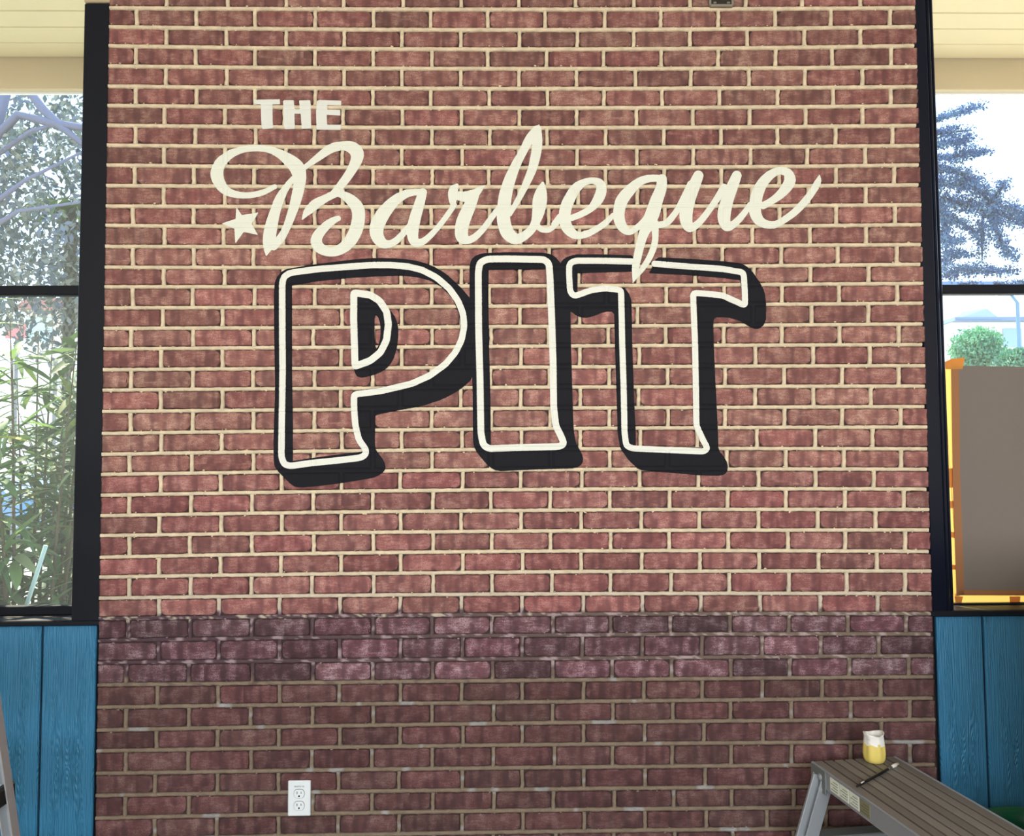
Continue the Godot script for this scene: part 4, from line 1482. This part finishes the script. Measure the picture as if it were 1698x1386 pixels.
func build_street() -> void:
	var st := flat()
	span(st, Vector3(-60, -0.35, -90), Vector3(60, -0.12, -0.2), 0.0)
	tag(obj("ground", st, mat(Color(0.72, 0.70, 0.64), 0.9)), "pale sunlit ground outside the windows", "ground", "", "structure")
	# left: low shop, signs, car, palm trunk
	var zb := -24.0
	var a := wp(44, 498, zb)
	var b := wp(190, 640, zb)
	var t := thing("distant_shop", "small pale shop with a reddish tiled roof beyond the left window", "building", Vector3(a.x, -0.12, zb))
	var w := b.x - a.x
	var top := a.y + 0.12
	st = flat()
	span(st, Vector3(0, 0, -3), Vector3(w, top - 0.3, 0), 0.01)
	obj("wall", st, mat(Color(0.88, 0.86, 0.80), 0.9), t)
	st = flat()
	for k in 7:
		span(st, Vector3(-0.2, top - 0.36 + k * 0.07, 0.25 - k * 0.09), Vector3(w + 0.2, top - 0.29 + k * 0.07, 0.33 - k * 0.09), 0.01)
	span(st, Vector3(-0.2, top - 0.36, -3), Vector3(w + 0.2, top + 0.1, -0.3), 0.01)
	obj("roof", st, mat(Color(0.72, 0.52, 0.46), 0.9), t)
	var wa := wp(45, 527, zb) - t.position
	var wb := wp(87, 567, zb) - t.position
	st = flat()
	span(st, Vector3(wa.x, wb.y, 0), Vector3(wb.x, wa.y, 0.05), 0.01)
	obj("window", st, mat(Color(0.74, 0.84, 0.78), 0.3), t)
	st = flat()
	span(st, Vector3(wb.x + 0.05, wb.y - 0.6, 0), Vector3(wb.x + 0.5, wa.y, 0.06), 0.01)
	obj("door", st, mat(Color(0.85, 0.78, 0.70), 0.6), t)
	for e in [["pink_sign", 10, 537, 43, 561, -13.0, Color(0.86, 0.55, 0.53), "small pink sign board on a post beyond the left window"], ["white_sign", 78, 575, 103, 597, -12.0, Color(0.93, 0.93, 0.92), "small white sign board on a post beyond the left window"]]:
		var p := wp(e[1], e[2], e[5])
		var q := wp(e[3], e[4], e[5])
		var s := thing(e[0], e[7], "sign", Vector3((p.x + q.x) / 2.0, -0.12, e[5]))
		st = flat()
		span(st, Vector3(p.x - s.position.x, q.y + 0.12, -0.02), Vector3(q.x - s.position.x, p.y + 0.12, 0.02), 0.005)
		obj("panel", st, mat(e[6], 0.6), s)
		st = flat()
		span(st, Vector3(-0.03, 0, -0.06), Vector3(0.03, q.y + 0.2, -0.02), 0.005)
		obj("post", st, mat(Color(0.5, 0.5, 0.5), 0.6), s)
	var pt := wp(113, 600, -7.0)
	t = thing("palm_trunk", "shaggy palm trunk standing behind the oleander leaves", "tree", Vector3(pt.x, -0.12, pt.z))
	st = flat()
	for k in 64:
		var y := k * 0.07
		for j in 7:
			var ang := TAU * j / 7.0 + k * 0.45
			var d := Vector3(cos(ang), 0, sin(ang))
			var s := d.cross(Vector3.UP) * 0.035
			tri(st, d * 0.05 + s + Vector3(0, y, 0), d * 0.05 - s + Vector3(0, y, 0), d * 0.095 + Vector3(0, y + 0.1, 0), d)
	obj("bark_scales", st, mat(Color(0.36, 0.38, 0.32), 0.9), t)
	st = begin()
	tube(st, [Vector3(0, -0.05, 0), Vector3(0, 4.6, 0)], [0.07, 0.055], 10)
	obj("trunk", st, mat(Color(0.28, 0.28, 0.24), 0.9), t)
	st = flat()
	for k in 14:
		var ang := TAU * k / 14.0
		var d := Vector3(cos(ang), 0, sin(ang))
		var s := d.cross(Vector3.UP) * 0.06
		for j in 4:
			var f0 := j / 4.0
			var f1 := (j + 1) / 4.0
			quad(st, d * f0 * 0.9 + s * (1 - f0) + Vector3(0, 4.6 + 0.5 * f0 - 0.9 * f0 * f0, 0), d * f0 * 0.9 - s * (1 - f0) + Vector3(0, 4.6 + 0.5 * f0 - 0.9 * f0 * f0, 0), d * f1 * 0.9 - s * (1 - f1) + Vector3(0, 4.6 + 0.5 * f1 - 0.9 * f1 * f1, 0), d * f1 * 0.9 + s * (1 - f1) + Vector3(0, 4.6 + 0.5 * f1 - 0.9 * f1 * f1, 0), Vector3.UP)
	obj("fronds", st, leaf_material(Color(0.3, 0.42, 0.25), Color(0.3, 0.4, 0.2)), t)
	build_car(wp(5, 668, -18.0))
	# a plastic pipe leaning in the bush
	var p0 := wp(44, 1004, -0.4)
	var p1 := wp(76, 904, -0.4)
	st = begin()
	tube(st, [Vector3.ZERO, p1 - p0], [0.008, 0.008], 8)
	var stake := obj("garden_stake", st, mat(Color(0.72, 0.88, 0.88), 0.4))
	stake.position = p0
	tag(stake, "thin pale blue stake leaning among the oleander stems", "stake")
	# right: house, lamp post
	zb = -24.0
	a = wp(1598, 512, zb)
	b = wp(1646, 530, zb)
	t = thing("distant_house", "white house with a blue grey gable beyond the right window", "building", Vector3(a.x, -0.12, zb))
	var hx := b.x - a.x
	var ey := b.y + 0.12
	st = flat()
	span(st, Vector3(-0.4, 0, -4), Vector3(hx + 3.0, ey, 0), 0.01)
	obj("wall", st, mat(Color(0.93, 0.93, 0.92), 0.9), t)
	st = flat()
	var g := [Vector3(-0.5, ey - 0.05, 0.3), Vector3(hx + 0.1, ey - 0.05, 0.3), Vector3(hx, ey + 0.42, -0.3), Vector3(0.15, ey + 0.32, -0.3)]
	quad(st, g[0], g[1], g[2], g[3], Vector3(0, 1, 1))
	span(st, Vector3(-0.45, ey - 0.08, -3.5), Vector3(hx + 3.0, ey + 0.05, 0.28), 0.01)
	obj("roof", st, mat(Color(0.50, 0.58, 0.68), 0.8), t)
	st = flat()
	span(st, Vector3(hx + 0.3, ey - 0.9, 0), Vector3(hx + 0.9, ey - 0.3, 0.06), 0.01)
	obj("window", st, mat(Color(0.60, 0.72, 0.78), 0.3), t)
	zb = -36.0
	a = wp(1562, 461, zb)
	b = wp(1672, 472, zb)
	t = thing("distant_block", "far pale building with a flat blue grey roof seen under the cypress", "building", Vector3(a.x, -0.12, zb - 1.0))
	st = flat()
	span(st, Vector3(0, 0, -3), Vector3(b.x - a.x, b.y + 0.1, 0), 0.01)
	obj("wall", st, mat(Color(0.92, 0.93, 0.94), 0.9), t)
	st = flat()
	span(st, Vector3(-0.3, b.y + 0.1, -3.2), Vector3(b.x - a.x + 0.3, a.y + 0.12, 0.3), 0.03)
	obj("roof", st, mat(Color(0.42, 0.55, 0.70), 0.8), t)
	zb = -14.0
	a = wp(1691, 600, zb)
	b = wp(1687, 502, zb)
	t = thing("lamp_post", "tall pale blue lamp post with a bent arm beyond the right window", "lamp post", Vector3(a.x, -0.12, zb))
	var arm := wp(1676, 488, zb) - t.position
	var el := b - t.position
	st = begin()
	st.set_smooth_group(0)
	tube(st, [Vector3.ZERO, el, arm], [0.05, 0.035, 0.025], 8)
	obj("pole", st, mat(Color(0.45, 0.60, 0.70), 0.6), t)
	st = flat()
	box(st, Vector3(0.3, 0.06, 0.14), Transform3D(Basis(), arm + Vector3(-0.1, 0.01, 0)), 0.02)
	obj("lamp_head", st, mat(Color(0.5, 0.62, 0.70), 0.5), t)


func build_car(at: Vector3) -> void:
	var t := thing("parked_car", "blue parked car half hidden by the oleander leaves", "car", Vector3(at.x, -0.12, at.z), -0.5)
	var prof := [Vector2(-2.1, 0.35), Vector2(-2.15, 0.75), Vector2(-1.2, 0.92), Vector2(-0.55, 1.38), Vector2(0.9, 1.42), Vector2(1.7, 0.98), Vector2(2.1, 0.9), Vector2(2.15, 0.35)]
	var blue := mat(Color(0.36, 0.55, 0.75), 0.3, 0.1)
	var glass := mat(Color(0.15, 0.22, 0.28), 0.1)
	var st := flat()
	for i in prof.size():
		var p: Vector2 = prof[i]
		var q: Vector2 = prof[(i + 1) % prof.size()]
		quad(st, Vector3(p.x, p.y, -0.85), Vector3(q.x, q.y, -0.85), Vector3(q.x, q.y, 0.85), Vector3(p.x, p.y, 0.85), Vector3((p.x + q.x) * 0.2, (p.y + q.y) / 2.0 - 0.7, 0))
	for s in [-1.0, 1.0]:
		for i in range(1, prof.size() - 1):
			tri(st, Vector3(prof[0].x, prof[0].y, s * 0.85), Vector3(prof[i].x, prof[i].y, s * 0.85), Vector3(prof[i + 1].x, prof[i + 1].y, s * 0.85), Vector3(0, 0, s))
	obj("body", st, blue, t)
	for s in [-1.0, 1.0]:
		st = flat()
		quad(st, Vector3(-1.0, 0.95, s * 0.858), Vector3(1.5, 0.97, s * 0.858), Vector3(0.85, 1.34, s * 0.858), Vector3(-0.5, 1.32, s * 0.858), Vector3(0, 0, s))
		obj("side_window", st, glass, t)
		for x in [-1.35, 1.3]:
			st = begin()
			lathe(st, [Vector2(0.001, 0.1), Vector2(0.2, 0.1), Vector2(0.31, 0.1), Vector2(0.33, 0.05), Vector2(0.33, -0.1)], 20, Transform3D(Basis(Vector3.RIGHT, PI / 2.0 * s), Vector3(x, 0.33, s * 0.78)))
			obj("wheel", st, mat(Color(0.07, 0.07, 0.07), 0.8), t)
	st = flat()
	quad(st, Vector3(-1.16, 0.96, -0.72), Vector3(-1.16, 0.96, 0.72), Vector3(-0.6, 1.36, 0.66), Vector3(-0.6, 1.36, -0.66), Vector3(-1, 1, 0))
	var o := obj("windshield", st, glass, t)
	o.position = Vector3(-0.012, 0.012, 0)


func _ready() -> void:
	rng.seed = 20
	wob.seed = 4
	wob.frequency = 0.08
	wob.fractal_octaves = 2
	wob.noise_type = FastNoiseLite.TYPE_SIMPLEX_SMOOTH
	# camera
	var cam := Camera3D.new()
	cam.name = "camera"
	cam.position = EYE
	cam.basis = view
	cam.fov = rad_to_deg(2.0 * atan(693.0 / FOCAL))
	cam.near = 0.05
	cam.far = 300.0
	add_child(cam)
	cam.current = true
	# sky
	var sky_mat := ProceduralSkyMaterial.new()
	sky_mat.sky_top_color = Color(0.62, 0.78, 0.95)
	sky_mat.sky_horizon_color = Color(0.93, 0.97, 1.0)
	sky_mat.ground_bottom_color = Color(0.62, 0.60, 0.55)
	sky_mat.ground_horizon_color = Color(0.85, 0.88, 0.90)
	sky_mat.energy_multiplier = 3.4
	var sky := Sky.new()
	sky.sky_material = sky_mat
	var env := Environment.new()
	env.background_mode = Environment.BG_SKY
	env.sky = sky
	env.tonemap_mode = Environment.TONE_MAPPER_LINEAR
	env.tonemap_exposure = 1.0
	env.sdfgi_enabled = true
	env.ssao_enabled = true
	env.ssil_enabled = true
	var we := WorldEnvironment.new()
	we.name = "environment"
	we.environment = env
	add_child(we)
	# sun behind the brick wall, high over the eave
	var sun := DirectionalLight3D.new()
	sun.name = "sun"
	sun.light_energy = 3.75
	sun.light_color = Color(1.0, 0.95, 0.86)
	sun.light_angular_distance = 0.6
	sun.shadow_enabled = true
	sun.basis = Basis.looking_at(Vector3(0.28, -0.78, 0.56), Vector3.UP)
	add_child(sun)
	# daylight through the two wide windows in the wall behind the camera
	for x in [-1.42, 1.42]:
		var day := AreaLight3D.new()
		day.name = "daylight" if x < 0.0 else "daylight_001"
		day.area_size = Vector2(2.5, 1.95)
		day.area_normalize_energy = true
		day.light_energy = 14.0
		day.light_color = Color(1.0, 0.985, 0.965)
		day.shadow_enabled = true
		day.position = Vector3(x, 2.1, 6.15)
		add_child(day)
	# shared finishes
	M.navy = mat(Color(0.088, 0.10, 0.132), 0.5)
	M.navy.metallic_specular = 0.3
	M.navy_gloss = mat(Color(0.06, 0.08, 0.14), 0.3)
	M.navy_gloss.metallic_specular = 0.35
	M.sill = mat(Color(0.17, 0.19, 0.21), 0.45)
	M.plaster = mat(Color(0.80, 0.77, 0.70), 0.9)
	M.blue = grain_material(Color(0.20, 0.485, 0.645), 0.5, 0.9, 31)
	M.blue_b = grain_material(Color(0.195, 0.475, 0.635), 0.5, 0.8, 57)
	var glass := mat(Color(0.95, 1.0, 1.0, 0.04), 0.0)
	glass.transparency = BaseMaterial3D.TRANSPARENCY_ALPHA
	M.glass = glass
	# structure
	lay_courses()
	var wall := build_wall()
	build_room()
	build_eave()
	# things
	build_lettering()
	build_crumbs(wall)
	build_outlet()
	build_junction_box()
	build_platform()
	build_cup()
	build_brush()
	build_ladder()
	build_bucket()
	build_shade_cabinet()
	build_board()
	# outdoors
	build_street()
	var b := wp(60, 900, -0.9)
	build_oleander(Vector3(b.x, -0.12, -0.85), 28, 2.55, "nearest oleander bush just outside the left window", 280, 1.08)
	build_oleander(Vector3(b.x - 1.15, -0.12, -1.2), 20, 2.3, "oleander bush at the left edge outside the left window", 60)
	build_oleander(Vector3(b.x - 0.15, -0.12, -2.0), 34, 2.1, "oleander bush behind the nearest one outside the left window", 60)
	build_left_tree()
	build_cypress()
	build_round_bush(1620, 580, -8.5, Vector3(0.30, 0.26, 0.28), "round light green bush above the board outside the right window")
	build_round_bush(1684, 600, -8.0, Vector3(0.16, 0.1, 0.14), "low light green bush at the right edge outside the right window")
